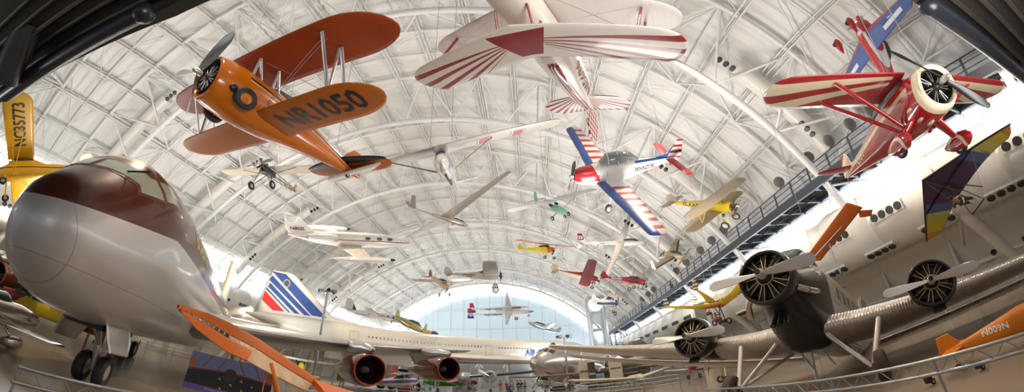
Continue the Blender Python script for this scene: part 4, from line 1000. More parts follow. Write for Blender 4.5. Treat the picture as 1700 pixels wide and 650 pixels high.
MB().box((-2.35, .62, 4.52), (.02, 1.0, .03), Matrix.Rotation(-.3, 3, 'Z')).build('wiper', BLK, t)
CRM = mat('cream_yellow_lettering', (.62, .50, .24), rough=.4)
text('BOEING', CRM, t, (-6.8, 1.7, 4.15), (-1, 0, 0), (0, 0, 1), .50, 'lettering', fus, (0, -1, 0), bold=.05, w=1.0)
text('BOEING', CRM, t, (-6.8, -1.7, 4.15), (1, 0, 0), (0, 0, 1), .50, 'lettering', fus, (0, 1, 0), bold=.05, w=1.0)
M_dw = mat('bare_wing_metal', (.48, .47, .45), rough=.32, metal=.7, bump=lambda x, y, z: (y * 1.1).frac() > .02, bump_d=.004)
for s in (1, -1):
    MB().foil([((-9.2, 1.3 * s, 2.55), (-19.5, 1.3 * s, 2.35), 1.15, (0, 0, 1)), ((-11.8, 4.6 * s, 2.85), (-19.6, 4.6 * s, 2.7), .85, (0, 0, 1)), ((-14.6, 8.3 * s, 3.15), (-20.2, 8.3 * s, 3.05), .62, (0, 0, 1)),
               ((-18.4, 13.5 * s, 3.6), (-22.2, 13.5 * s, 3.5), .42, (0, 0, 1)), ((-22.3, 19 * s, 4.05), (-24.9, 19 * s, 4.0), .26, (0, 0, 1)), ((-23.2, 19.6 * s, 4.1), (-24.9, 19.6 * s, 4.08), .1, (0, 0, 1))][::s]).build('wing', M_dw, t)
    for k, (ex, ey, ez, r) in enumerate(((-11.1, 8.15, 1.95, .62), (-14.9, 13.45, 2.35, .62))):
        e = MB().lathe([(-.9, r * .74), (-.3, r * .86), (-.05, r * .93), (0, r * .98), (-.06, r * 1.06), (-.5, r * 1.14), (-1.6, r * 1.15), (-2.6, r * 1.05), (-3.3, r * .86), (-3.4, r * .84)], (ex, ey * s, ez), (1, 0, 0), 36).build('engine_nacelle', mat('brown_nacelle_enamel', (.10, .020, .008), rough=.2, coat=.6), t)
        MB().lathe([(0.012, r * .955), (0.03, r * .99), (-.02, r * 1.05)], (ex, ey * s, ez), (1, 0, 0), 36).build('intake_lip', mat('orange_brown_lip', (.42, .07, .015), rough=.25, metal=.2, coat=.5), e)
        MB().lathe([(-.9, r * .73), (-.3, r * .85), (-.04, r * .935)], (ex, ey * s, ez), (1, 0, 0), 36).build('intake_duct', mat('dark_intake', (.035, .010, .008), rough=.4), e)
        MB().lathe([(-3.3, r * .8), (-4.1, r * .62), (-4.9, r * .5)], (ex, ey * s, ez), (1, 0, 0), 28).build('exhaust_cone', SKN, e)
        MB().lathe([(-.9, r * .74), (-.92, .01)], (ex, ey * s, ez), (1, 0, 0), 28).build('fan_disc', BLK, e)
        MB().lathe([(-.35, .005), (-.42, r * .12), (-.6, r * .24), (-.9, r * .30)], (ex, ey * s, ez), (1, 0, 0), 20).build('intake_bullet', mat('warm_spinner', (.42, .34, .26), rough=.35, metal=.3), e)
        b = MB()
        for j in range(26):
            a = 2 * PI * j / 26; c0, s0 = math.cos(a), math.sin(a)
            b.add([(ex - .84, ey * s + c0 * r * .3, ez + s0 * r * .3), (ex - .84, ey * s + c0 * r * .74, ez + s0 * r * .74), (ex - .90, ey * s + math.cos(a + .16) * r * .74, ez + math.sin(a + .16) * r * .74), (ex - .90, ey * s + math.cos(a + .16) * r * .3, ez + math.sin(a + .16) * r * .3)], [(0, 1, 2, 3)], False)
        b.build('fan_blades', mat('dark_red_brown_blades', (.09, .035, .025), rough=.35, metal=.6), e)
        MB().foil([((ex - .5, ey * s, ez + r * .95), (ex - 4.6, ey * s, ez + r * .5), .30, (0, 1, 0)), ((ex - 1.2, ey * s, ez + 1.0), (ex - 5.4, ey * s, ez + .9), .34, (0, 1, 0)), ((ex - 3.0, ey * s, ez + 1.35), (ex - 6.5, ey * s, ez + 1.3), .3, (0, 1, 0))]).build('pylon', M_dw, t)
        MB().body([(ex + .05, .06, ez + .70, ez + .86), (ex - .2, .17, ez + .62, ez + 1.0), (ex - .8, .28, ez + .6, ez + 1.16), (ex - 1.8, .30, ez + .6, ez + 1.2), (ex - 3.6, .2, ez + .8, ez + 1.3)], 18, 2, ).build('pylon_fairing', M_dw, t).location = (0, ey * s, 0)
        MB().lathe([(0, .07), (.02, .05), (-.02, .01)], (ex + .06, ey * s, ez + .78), (1, 0, 0), 12).build('fairing_intake', BLK, t)
slab(t, mat('cream_brown_fin', BRN, rough=.3, layers=[(lambda x, y, z: (z - 6) > (x + 38) * -1.2, (.60, .50, .28))]), [(-31.5, 0, 5.5), (-34.8, 0, 10.6), (-35.2, 0, 10.9), (-38.2, 0, 10.9), (-38.6, 0, 5.2)], .3, 'fin')
MB().tube((-34.9, 0, 10.8), (-33.2, 0, 10.9), .05, n=8).build('fin_probe', CRM, t)
for s in (1, -1): MB().wing(.3 * s, 6.2 * s, -32.8, -36.6, -37, -38.8, 4.9, 5.4, .3, .3).build('tailplane', M_dw, t)
# nose gear bay, doors and legs
MB().box((-5.3, 0, 1.60), (2.3, .95, .3)).build('gear_bay', BLK, t)
DRS = mat('door_silver', (.62, .58, .54), rough=.3, metal=.6)
for s in (1, -1):
    b = MB(); b.rings([[(-4.3, (.50 + k * .02) * s, 1.72 - k * .0), (-6.3, (.50 + k * .02) * s, 1.72)] for k in (0,)] , close=False, caps=False) if False else None
    o = MB().poly([(-4.15, .48 * s, 1.72), (-4.15, .62 * s, 1.35), (-4.3, .74 * s, 1.02), (-5.7, .74 * s, .94), (-5.9, .66 * s, 1.3), (-5.9, .50 * s, 1.70)], .07, (0, 1, .4 * s)).build('gear_door', DRS, t)
    wheel(t, (-5.45, .27 * s + .1, .42), .42, .30, rim=mat('pale_rim', (.6, .52, .42), rough=.4, metal=.3), hub=.52)
    # main gear: four-wheel bogies
    for wx in (-16.9, -18.2):
        for wy in (2.6, 3.3): wheel(t, (wx, wy * s, .48), .48, .32, rim=MATS['pale_rim'])
    MB().tube((-17.5, 2.95 * s, .6), (-17.3, 2.8 * s, 2.3), .14, .16, 12).tube((-16.8, 2.95 * s, .52), (-18.3, 2.95 * s, .52), .08, n=10).build('main_gear_leg', DRS, t)
MB().tube((-5.45, .1, .42), (-5.25, .02, 1.7), .10, .13, 14).tube((-5.45, -.2, .42), (-5.45, .4, .42), .06, n=10).build('nose_gear_leg', DRS, t)
MB().tube((-5.45, .1, .95), (-4.5, 0, 1.65), .05, n=8).tube((-5.35, .25, 1.0), (-5.35, .25, 1.35), .05, n=8).build('drag_brace', DRS, t)
MB().tube((-5.30, -.28, .55), (-5.2, -.22, 1.5), .03, n=8).build('tow_rod', mat('orange_rod', (.5, .15, .04), rough=.4), t)

# three-engined corrugated transport
JS = (.50, .43, .35)
M_jx = mat('corrugated_skin', (.62, .55, .47), rough=.30, metal=.6, bump=lambda x, y, z: ((z * 80).sin() + (y * 80).sin()), bump_d=.012)
M_jwg = mat('corrugated_wing', (.62, .55, .47), rough=.30, metal=.6, bump=lambda x, y, z: (y * 72).sin(), bump_d=.0055)
M_jb = mat('black_cowl', (.030, .028, .026), rough=.30, metal=.3, coat=.4)
t = craft('ju', 'three_engine_transport', 'silver corrugated three-engined transport with dark cowls, standing on the right', 'airplane')
fus = MB().body([(-2.3, .76, 2.05, 4.2, 3), (-3.0, .84, 1.85, 4.38, 3.4), (-4.0, .87, 1.75, 4.45, 4), (-6, .87, 1.72, 4.5, 4), (-9.5, .85, 1.8, 4.5, 4), (-13, .6, 2.3, 4.25, 3.4), (-16.5, .3, 3.0, 4.0, 3), (-18.4, .08, 3.4, 3.9, 3)], 36).build('fuselage', M_jx, t)
MB().body([(-.55, .52, 2.78, 3.82), (-.9, .60, 2.60, 3.95), (-1.5, .70, 2.35, 4.08), (-2.32, .82, 1.9, 4.26, 2.6), (-3.2, .885, 1.62, 4.40, 3), (-3.7, .885, 1.60, 4.46, 3.6)], 36).build('nose_section', M_jb, t)
MB().body([(-2.2, .35, 4.1, 4.35), (-2.5, .52, 4.1, 4.72), (-3.3, .6, 4.1, 4.82), (-4.2, .55, 4.2, 4.7)], 20, 3).build('cockpit_glazing', GLS, t)
for k in range(6):
    for s in (1, -1): panel(t, 'cabin_window', GLS, [(-4.9 - k * .95, .8 * s, 3.35), (-5.35 - k * .95, .8 * s, 3.35), (-5.35 - k * .95, .8 * s, 3.8), (-4.9 - k * .95, .8 * s, 3.8)], (0, -s, 0), fus, 2)
for s in (1, -1): panel(t, 'cockpit_side_window', BLK, [(-2.6, .6 * s, 3.5), (-2.85, .6 * s, 3.5), (-2.85, .6 * s, 3.85), (-2.6, .6 * s, 3.85)], (0, -s, 0), fus, 2)
for s in (1, -1):
    MB().foil([((-2.6, .5 * s, 2.15), (-7.4, .5 * s, 2.1), .95, (0, 0, 1)), ((-3.1, 1.6 * s, 2.2), (-7.4, 1.6 * s, 2.1), .92, (0, 0, 1)), ((-4.2, 4.0 * s, 2.48), (-7.5, 4.0 * s, 2.4), .72, (0, 0, 1)), ((-5.0, 9 * s, 3.0), (-7.6, 9 * s, 2.98), .45, (0, 0, 1)), ((-5.6, 14.2 * s, 3.52), (-7.3, 14.2 * s, 3.52), .22, (0, 0, 1)), ((-5.9, 14.6 * s, 3.56), (-7.1, 14.6 * s, 3.56), .1, (0, 0, 1))][::s]).build('wing', M_jwg, t)
    MB().foil([((-7.55, 1.4 * s, 1.9), (-8.5, 1.4 * s, 1.7), .16, (0, 0, 1)), ((-7.75, 9 * s, 2.78), (-8.6, 9 * s, 2.6), .14, (0, 0, 1)), ((-7.5, 14.5 * s, 3.35), (-8.2, 14.5 * s, 3.2), .1, (0, 0, 1))][::s]).build('double_wing_flap', M_jwg, t)
    MB().wing(.2 * s, 4.3 * s, -16.0, -17.6, -16.4, -17.9, 3.9, 3.9, .2, .4).build('tailplane', M_jwg, t)
    # landing gear: two converging tubes, strut and large wheel
    wheel(t, (-2.3, 2.05 * s, .60 if s > 0 else .62), .48, .30, rim=SKN, tyre=mat('worn_brown_tyre', (.07, .045, .035), rough=.7), hub=.4)
    GLEG = mat('pale_gear_paint', (.62, .56, .50), rough=.35, metal=.4)
    MB().tube((-2.3, 1.8 * s, .66), (-2.7, .75 * s, 1.9), .06, .06, 12).build('lower_strut', GLEG, t)
    MB().tube((-2.3, 1.8 * s, .66), (-4.6, .8 * s, 1.8), .05, .05, 12).build('rear_strut', GLEG, t)
    MB().tube((-2.3, 1.85 * s, .7), (-3.4, 2.15 * s, 2.1), .075, .09, 12).build('oleo_leg', GLEG, t)
def big_radial(t, c, r, s):
    x, y, z = c
    e = MB().lathe([(-.28, r * .84), (-.05, r * .86), (.0, r * .90), (-.03, r * .97), (-.12, r * 1.0), (-.35, r * 1.01), (-.62, r * .97), (-.60, r * .93), (-.45, r * .90), (-.28, r * .84)], (x - .25, y, z), (1, 0, 0), 44).build('cowl_ring', M_jb, t)
    MB().lathe([(-.45, r * .9), (-.46, .01)], (x - .3, y, z), (1, 0, 0), 30).build('firewall', BLK, e)
    b = MB().lathe([(-.4, r * .34), (-.15, r * .32), (0, r * .2), (.12, r * .14), (.12, .01)], (x - .2, y, z), (1, 0, 0), 20).build('crankcase', DKM, e)
    p = MB(); q = MB()
    for i in range(9):
        a = 2 * PI * i / 9 + .2; d = V(0, math.cos(a), math.sin(a)); cc = V(x - .5, y, z)
        for k in range(7): q.tube(cc + d * r * (.34 + .07 * k), cc + d * r * (.375 + .07 * k), r * .135, n=10)
        q.tube(cc + d * r * .82, cc + d * r * .89, r * .10, n=8)
        for sa in (-.13, .13):
            d2 = V(0, math.cos(a + sa), math.sin(a + sa)); p.tube(V(x - .3, y, z) + d2 * r * .26, V(x - .42, y, z) + d2 * r * .86, r * .020, n=6)
    q.build('cylinders', DKM, e); p.build('push_rods', mat('brass_rods', (.55, .43, .22), rough=.35, metal=.7), e)
    MB().lathe([(-.02, r * .30), (.0, r * .33), (.02, r * .30), (0, r * .27), (-.02, r * .30)], (x - .28, y, z), (1, 0, 0), 24).build('exhaust_collector', MATS['brass_rods'], e)
    PW = mat('grey_white_propeller', (.62, .62, .60), rough=.3, metal=.2, coat=.3)
    o = MB().lathe([(-.2, .12), (.05, .13), (.14, .10), (.2, .09), (.2, .01)], (x, y, z), (1, 0, 0), 18).build('propeller_hub', PW, t)
    MB().tube((x + .1, y, z), (x + .24, y, z), .075, n=14).build('hub_cap', BLK, o)
    for sg in (1, -1): MB().blade((x, y, z), (x + .02, y + 1.42 * sg * math.cos(.03), z + 1.42 * sg * .03), (1, 0, 0), .24, 12, .8).build('blade', PW, o)
big_radial(t, (0, 0, 3.3), .74, 0)
for s in (1, -1):
    big_radial(t, (-3.0, 3.9 * s, 2.7), .74, s)
    MB().body([(-3.5, .50, 2.2, 3.2), (-3.9, .60, 2.08, 3.3), (-4.6, .60, 2.02, 3.2), (-5.6, .5, 2.05, 3.05), (-7.0, .2, 2.3, 2.75)], 28).build('engine_nacelle', mat('brown_black_nacelle', (.06, .042, .032), rough=.3, metal=.5, coat=.2), t).location = (0, 3.9 * s, 0)
    b = MB()
    for k in (-.13, 0, .13): b.tube((-3.6, 3.9 * s + k, 2.08), (-3.4, 3.9 * s + k, 1.82), .06, n=10)
    b.build('oil_cooler_pipes', DKM, t)
    MB().ball((-3.7, 3.9 * s, 3.42), (.22, .10), 10).build('cowl_scoop', M_jb, t)
MB().ball((-.75, 0, 4.02), (.25, .1), 10).build('cowl_scoop', M_jb, t)
MB().path([(-.9, .62, 3.0), (-1.1, .84, 2.9), (-1.6, .92, 2.95), (-2.1, .86, 3.05)], .085, 10).build('exhaust_pipe', SKN, t)
MB().path([(-.8, -.6, 3.0), (-1.0, -.8, 2.8), (-1.2, -.84, 2.5)], .085, 10).build('exhaust_pipe', SKN, t)
b = MB()
for k in (-.14, 0, .14): b.tube((-1.2, k, 2.45), (-.95, k * 1.3, 2.1), .075, n=10)
b.build('belly_pipes', BLK, t)
slab(t, M_jx, [(-15.6, 0, 4.0), (-16.6, 0, 5.8), (-17.4, 0, 6.1), (-18.8, 0, 5.9), (-19, 0, 3.6)], .16, 'fin')
MB().tube((-17.6, 0, 2.6), (-17.2, 0, 3.3), .07, n=8).build('tail_strut', GLEG, t)
b = MB()
for yy in (-.6, .1): b.tube((-4.5, yy, 1.7), (-4.4, yy + .35, 1.1), .03, n=6)
b.tube((-4.5, -.25, 1.7), (-4.5, -.25, .75), .05, n=8).build('access_steps', GLEG, t)

# supersonic airliner with striped tail
t = craft('conc', 'delta_wing_airliner', 'long slender white airliner with blue and red stripes on its tall tail', 'jet airliner')
CW = mat('warm_white_airliner', (.74, .70, .62), rough=.3, coat=.4)
st = [(0, .03, 4.9, 4.95), (-2, .3, 4.6, 5.2), (-5, .8, 4.1, 6.0), (-8, 1.2, 3.8, 6.6), (-12, 1.42, 3.65, 6.9), (-40, 1.44, 3.65, 6.95), (-48, 1.4, 3.8, 6.95), (-54, 1.05, 4.5, 6.9), (-59, .4, 5.6, 6.6), (-61.6, .05, 6.1, 6.3)]
fus = MB().body(st, 32, 2.1).build('fuselage', CW, t)
for s in (1, -1):
    MB().foil([((-17, 1.0 * s, 4.2), (-54, 1.0 * s, 4.3), 1.0, (0, 0, 1)), ((-25, 2.6 * s, 4.15), (-54, 2.6 * s, 4.3), .8, (0, 0, 1)), ((-33, 4.8 * s, 4.1), (-53.6, 4.8 * s, 4.25), .6, (0, 0, 1)), ((-41, 8 * s, 4.05), (-53, 8 * s, 4.2), .4, (0, 0, 1)), ((-47, 11 * s, 4.05), (-52.5, 11 * s, 4.1), .2, (0, 0, 1)), ((-50, 12.6 * s, 4.05), (-52.3, 12.6 * s, 4.1), .08, (0, 0, 1))][::s]).build('wing', CW, t)
    MB().box((-46, 5.2 * s, 3.4), (10, 2.6, 1.2)).build('engine_box', CW, t)
    MB().tube((-40, 4 * s, .6), (-40, 3.6 * s, 4), .22, n=10).build('main_gear_leg', DRS, t)
    for wx in (-39.2, -40.8):
        wheel(t, (wx, 4 * s, .65), .62, .9)
wheel(t, (-22, 0, .5), .46, .8); MB().tube((-22, 0, .5), (-22, 0, 3.8), .14, n=8).build('nose_gear_leg', DRS, t)
fin = MB().foil([((-38.5, 0, 6.85), (-60.6, 0, 6.4), .5, (0, 1, 0)), ((-46, 0, 7.05), (-60.4, 0, 7.0), .42, (0, 1, 0)), ((-50.1, 0, 7.6), (-60.2, 0, 7.6), .36, (0, 1, 0)), ((-55.9, 0, 11.25), (-59.2, 0, 11.2), .2, (0, 1, 0)), ((-56.6, 0, 11.4), (-59.1, 0, 11.35), .08, (0, 1, 0))]).build('fin', CW, t)
AB = mat('airline_blue', (.035, .085, .30), rough=.4); AR_ = mat('airline_red', (.62, .03, .03), rough=.4)
for s in (1, -1):
    for m_, q in ((AB, [(-59.12, 11.2), (-57.19, 11.15), (-50.71, 7.2), (-52.78, 7.2)]), (AB, [(-59.32, 10.2), (-59.01, 10.75), (-52.9, 7.1), (-53.8, 7.1)]), (AB, [(-59.31, 9.45), (-59.1, 9.9), (-54.4, 7.1), (-55.14, 7.1)]), (AB, [(-59.5, 9.12), (-59.45, 9.3), (-55.7, 7.1), (-55.95, 7.1)]),
                  (AR_, [(-59.59, 8.93), (-56.47, 7.08), (-58.05, 7.0), (-59.73, 7.89)])):
        panel(t, 'tail_stripe', m_, [(p[0], .5 * s, p[1]) for p in q], (0, -s, 0), fin, 4, off=.05)
    b = MB()
    for k in range(12):
        a = 2 * PI * k / 12; b.tube((-56.9 + .42 * math.cos(a), .11 * s, 10.15 + .42 * math.sin(a)), (-56.9 + .42 * math.cos(a), .20 * s, 10.15 + .42 * math.sin(a)), .085, n=5)
    b.build('star_circle', mat('star_yellow', (.8, .62, .08), rough=.4), t)
for k in range(34):
    x = -45.0 + k * .53 * 1.0
    if x < -27.6 or x > -25.5: MB().box((x, -1.43, 5.72), (.14, .04, .20)).build('cabin_window', GLS, t)
for k in range(12): MB().box((-24.9 + k * .55, -1.43, 5.62), (.14, .04, .18)).build('cabin_window', GLS, t)
EDG = mat('panel_line_grey', (.42, .38, .32), rough=.5)
for dx, z0, z1 in ((-27.3, 4.5, 5.9), (-47.6, 5.2, 6.1)):
    b = MB(); x1 = dx + 1.15
    for p, q in (((dx, z0), (x1, z0)), ((x1, z0), (x1, z1)), ((x1, z1), (dx, z1)), ((dx, z1), (dx, z0))): b.tube((p[0], -1.45, p[1]), (q[0], -1.45, q[1]), .02, n=4)
    b.build('door_outline', EDG, t)
text('AIR FRANCE', AB, t, (-16.2, -1.4, 4.65), (1, 0, 0), (0, 0, 1), .85, 'lettering', fus, (0, 1, 0), bold=.05, w=1.15, off=.06)

# polished four-engined propliner
t = craft('strat', 'four_engine_propliner', 'polished metal propliner with rounded nose, behind the wing tip of the three-engined transport', 'airplane')
M_st = mat('polished_aluminium', (.60, .54, .48), rough=.22, metal=.85, bump=lambda x, y, z: (x * 1.2).frac() > .03, bump_d=.01)
fus = MB().body([(0, .05, 3.1, 3.2), (-.3, .6, 2.55, 3.7), (-1, 1.1, 2.1, 4.25), (-2, 1.45, 1.75, 4.75), (-3.5, 1.7, 1.55, 5.1), (-6, 1.8, 1.5, 5.25), (-12, 1.8, 1.6, 5.2), (-17, 1.2, 2.3, 4.8), (-21, .5, 3.2, 4.2), (-22.6, .05, 3.6, 3.8)], 32).build('fuselage', M_st, t)
for s in (1, -1):
    for k in range(3):
        a = .25 + k * .62
        panel(t, 'cockpit_window', GLS, [(-1.15 - k * .55, (.15 + .42 * k) * s, 4.15), (-1.35 - k * .6, (.50 + .45 * k) * s, 4.12), (-1.75 - k * .6, (.48 + .4 * k) * s, 4.5), (-1.6 - k * .5, (.15 + .38 * k) * s, 4.55)], (-1, -.3 * s, -.5), fus, 3, .02)
    MB().wing(1.2 * s, 16 * s, -6.5, -12, -9, -10.8, 2.3, 3.8, .8, .8).build('wing', M_st, t)
    for ey in (4.6, 8.4):
        e = MB().lathe([(0, .5), (.05, .62), (-.3, .74), (-1.2, .76), (-2.6, .55), (-4, .3)], (-5.2 - (ey - 4.6) * .25, ey * s, 2.5 + ey * .08), (1, 0, 0), 24).build('engine_nacelle', M_st, t)
        radial(t, (-5.3 - (ey - 4.6) * .25, ey * s, 2.5 + ey * .08), .5)
        prop(t, (-4.9 - (ey - 4.6) * .25, ey * s, 2.5 + ey * .08), 1.6, n=3, ph=PI / 2, w=.24)
    MB().tube((-7, 4.4 * s, .6), (-7, 4.4 * s, 2.4), .14, n=10).build('main_gear_leg', DRS, t); wheel(t, (-7, 4.4 * s, .62), .62, .4)
    MB().wing(.3 * s, 5.5 * s, -19.5, -21.8, -20.4, -22, 4.1, 4.1, .3, .6).build('tailplane', M_st, t)
slab(t, M_st, [(-14, 0, 4.9), (-18, 0, 7), (-20.5, 0, 7.6), (-22.5, 0, 7), (-22.8, 0, 3.8)], .3, 'fin')
MB().ball((-3.4, 0, 5.05), (.5, .35), 12, d=(1, 0, 0)).build('astrodome', DKM, t)
MB().tube((-21.5, 0, .35), (-21.3, 0, 3.4), .1, n=8).build('tail_leg', DRS, t)

# ---------------------------------------------------------------- barriers in front of the camera
M_al = mat('brushed_aluminium', (.36, .37, .37), rough=.3, metal=.8)
def barrier(label, x0, x1, ya, yb, slant):
    t = thing('truss_barrier', label, 'barrier', (0, 0, 0))
    f = lambda y: x0 + (x1 - x0) * (y - ya) / (yb - ya)
    MB().tube((f(ya), ya, 1.0), (f(yb), yb, 1.0), .028, n=10).build('top_rail', M_al, t)
    MB().tube((f(ya), ya, .78), (f(yb), yb, .78), .028, n=10).build('lower_rail', M_al, t)
    b = MB(); y = ya; k = 0
    while y + .22 <= yb:
        b.tube((f(y), y, 1.0 if k % 2 else .78), (f(y + .22), y + .22, .78 if k % 2 else 1.0), .009, n=5); y += .22; k += 1
    b.build('lacing', M_al, t)
    y = ya + .05
    while y < yb + .01:
        MB().tube((f(y), y, .02), (f(y), y, 1.0), .022, n=8).box((f(y), y, .012), (.45, .08, .024)).build('post', M_al, t); y += 2.2
    return t
barrier('grey truss barrier at lower left in front of the big nose wheels', -4.8, -4.8, 1.9, 4.4, 0)
barrier('long grey truss barrier in front of the three-engined transport', 4.62, 4.55, 1.2, 11, 0)
for i, (x, y) in enumerate(((6.9, 4.15), (6.6, 5.2))):
    t = thing('dolly_caster', 'small black caster wheel under the orange biplane, %s one' % ('nearer' if i == 0 else 'farther'), 'caster', (x, y, 0))
    wheel(t, (.07, 0, .075), .075, .05); MB().box((-.06, 0, .17), (.16, .1, .14)).build('bracket', BLK, t)

# information board with a picture of a biplane
a, c = V(-6.5, 6.22, 0), V(-5.12, 7.4, 0); L = (c - a).length
t = thing('information_board', 'picture board of a biplane cockpit under blue sky, behind the orange wing', 'display board', (a + c) / 2, math.atan2(c.y - a.y, c.x - a.x))
M_bd = mat('board_picture', (.20, .24, .50), rough=.3, layers=[
    (lambda x, y, z: ((z - 1.53 + (x * 2.2).abs() * .05).abs() < .02) , (.25, .06, .04)),
    (lambda x, y, z: ((((x.abs() * 3.1 + z * 1.7)).frac() - .5).abs() < .05) & (z > 1.5), (.30, .10, .05)),
    (lambda x, y, z: (z < 1.50 - 0) & ((z - 1.50 + (x * x) * .12) < 0), (.020, .020, .022)),
    (lambda x, y, z: (x * x + (z - 1.46) * (z - 1.46)) < .022, (.06, .035, .03)),
    (lambda x, y, z: ((x - .1).abs() < .42) & ((((x * 4.3 + z).frac() - .5) * ((x * 4.3 + z).frac() - .5) + ((z * 5.1 + x * 1.7).frac() - .5) * ((z * 5.1 + x * 1.7).frac() - .5)) < .012) & (z < 1.42), (.55, .50, .12)),
    (lambda x, y, z: ((x.abs() - .84) * (x.abs() - .84) + (z - 1.58) * (z - 1.58) * .6) < .007, (.45, .14, .05)),
    (lambda x, y, z: z < 1.10, (.16, .12, .42))])
MB().box((0, 0, 1.40), (L, .03, .86)).build('board', M_bd, t)
text('Grumman G-22 Gulfhawk II', mat('pale_print', (.6, .6, .7), rough=.5), t, (-.1, -.018, 1.03), (1, 0, 0), (0, 0, 1), .045, 'caption', None)
for s in (-1, 1): MB().tube((s * L * .4, .03, 0), (s * L * .4, .03, 1.4), .025, n=8).box((s * L * .4, .03, .01), (.3, .4, .02)).build('leg', M_al, t)

# orange wing tip reaching in from the lower left
t = thing('orange_wing_aircraft', 'orange aircraft wing with clear fabric panel, reaching in front of the silver belly', 'airplane', (-4.3, 6.0, 0))
def P_(*p): return V(p) - V(-4.3, 6.0, 0)
LE = [P_(-4.74, 3.96, 2.50), P_(-4.60, 4.5, 2.52), P_(-4.54, 5.04, 2.47), P_(-4.42, 5.7, 2.33), P_(-4.32, 6.25, 2.16), P_(-4.15, 7.53, 1.75)]
TE = [P_(-4.62, 3.97, 2.40), P_(-4.35, 4.12, 2.2), P_(-3.99, 4.48, 1.97), P_(-3.97, 4.95, 1.90), P_(-3.98, 5.5, 1.78), P_(-3.95, 6.8, 1.5)]
nd = (.75, -.2, .9)
ctr = [l.lerp(e, .42) for l, e in zip(LE, TE)]
ctr2 = [l.lerp(e, .55) for l, e in zip(LE, TE)]
ORF = mat('orange_doped_fabric', (.62, .13, .002), rough=.6)
MB().foil([(l, m_, .07, nd) for l, m_ in zip(LE, ctr)]).build('leading_edge_panel', ORF, t)
MB().foil([(m_, e, .05, nd) for m_, e in list(zip(ctr2, TE))[:4]]).build('aileron', ORF, t)
CLR = mat('clear_varnished_fabric', (.62, .42, .24), rough=.35, bump=lambda x, y, z: (y * 14).sin(), bump_d=.02)
MB().foil([(m_, e, .03, nd) for m_, e in list(zip(ctr, TE))[2:]]).build('uncovered_wing_panel', CLR, t)
b = MB()
for i in range(16):
    u = i / 15 * 3.0; k = min(int(u), 2); f = u - k
    p, q = ctr[k].lerp(ctr[k + 1], f), ctr2[k].lerp(ctr2[k + 1], f); b.tube(p, q, .018, n=5)
b.build('hinge_gap_ribs', mat('dull_silver_ribs', (.45, .38, .30), rough=.4, metal=.6), t)
MB().tube(P_(-4.10, 5.75, 1.93), P_(-3.45, 5.75, .75), .05, .05, 10).build('wing_strut', ORF, t)
MB().tube(P_(-4.12, 5.7, 1.93), P_(-3.8, 5.3, .9), .012, n=6).build('bracing_rod', ORF, t)
MB().foil([(P_(-4.25, 7.4, 1.75), P_(-3.2, 6.5, 1.35), .12, nd), (P_(-3.9, 8.6, 1.55), P_(-2.8, 7.6, 1.25), .12, nd)]).build('fuselage_side', ORF, t)
MB().body([(1.9, .1, .5, .9), (1.2, .34, .3, 1.3), (-.6, .34, .3, 1.35), (-2.2, .1, .7, 1.1)], 14).build('fuselage', ORF, t).location = (1.6, 2.4, 0)
for s in (1, -1): wheel(t, (2.2, 2.4 + .75 * s, .3), .3, .14); MB().tube((2.2, 2.4 + .7 * s, .3), (2.0, 2.4 + .25 * s, .5), .04).build('landing_gear_leg', ORF, t)

# polished racer at the left edge
def gpose(x, y, yaw, s=1., pitch=0., z=0.): 
    q = Matrix.Rotation(yaw, 3, 'Z') @ Matrix.Rotation(-pitch, 3, 'Y'); return ((x, y, z), tuple(q.to_quaternion()), (s, s, s))
t = thing('polished_racer', 'small polished silver racer marked 89, at the left edge under the brown engine', 'airplane', (-12.0, 3.1, 0), rot=(0, 0, -1.05 + PI))
PSK = mat('mirror_silver_skin', (.62, .56, .50), rough=.14, metal=.9)
fus = MB().body([(2.6, .05, .9, 1.1), (2.2, .3, .72, 1.3), (1.2, .42, .6, 1.45), (0, .42, .6, 1.42), (-1.2, .3, .72, 1.28), (-2.4, .12, .88, 1.12), (-2.9, .03, .95, 1.02)], 20, 3).build('fuselage', PSK, t)
for s in (1, -1):
    MB().wing(.3 * s, 2.9 * s, .9, -.4, .6, -.2, .8, .85, .1, .3).build('wing', PSK, t)
    o = MB().body([(.6, .03, .1, .35), (.4, .13, .03, .45), (0, .16, .02, .48), (-.5, .02, .2, .3)], 14).build('wheel_fairing', PSK, t); o.location = (.7, .75 * s, 0)
    MB().tube((.7, .75 * s, .4), (.5, .3 * s, .75), .05).build('landing_gear_leg', PSK, t); MB().wing(.05 * s, .9 * s, -2.2, -2.7, -2.4, -2.75, 1, 1, .04, .2).build('tailplane', PSK, t)
slab(t, PSK, [(-2.0, 0, 1.1), (-2.5, 0, 1.8), (-2.9, 0, 1.8), (-3.0, 0, 1.0)], .05, 'fin'); MB().body([(.9, .15, 1.3, 1.45), (.5, .22, 1.3, 1.7), (-.4, .18, 1.3, 1.6), (-.9, .05, 1.25, 1.35)], 12).build('canopy', GLS, t)
for s in (1, -1): text('89', BLK, t, (-.9, .4 * s, .82), (-s, 0, 0), (0, 0, 1), .34, 'race_number', fus, (0, -s, 0), bold=.05)

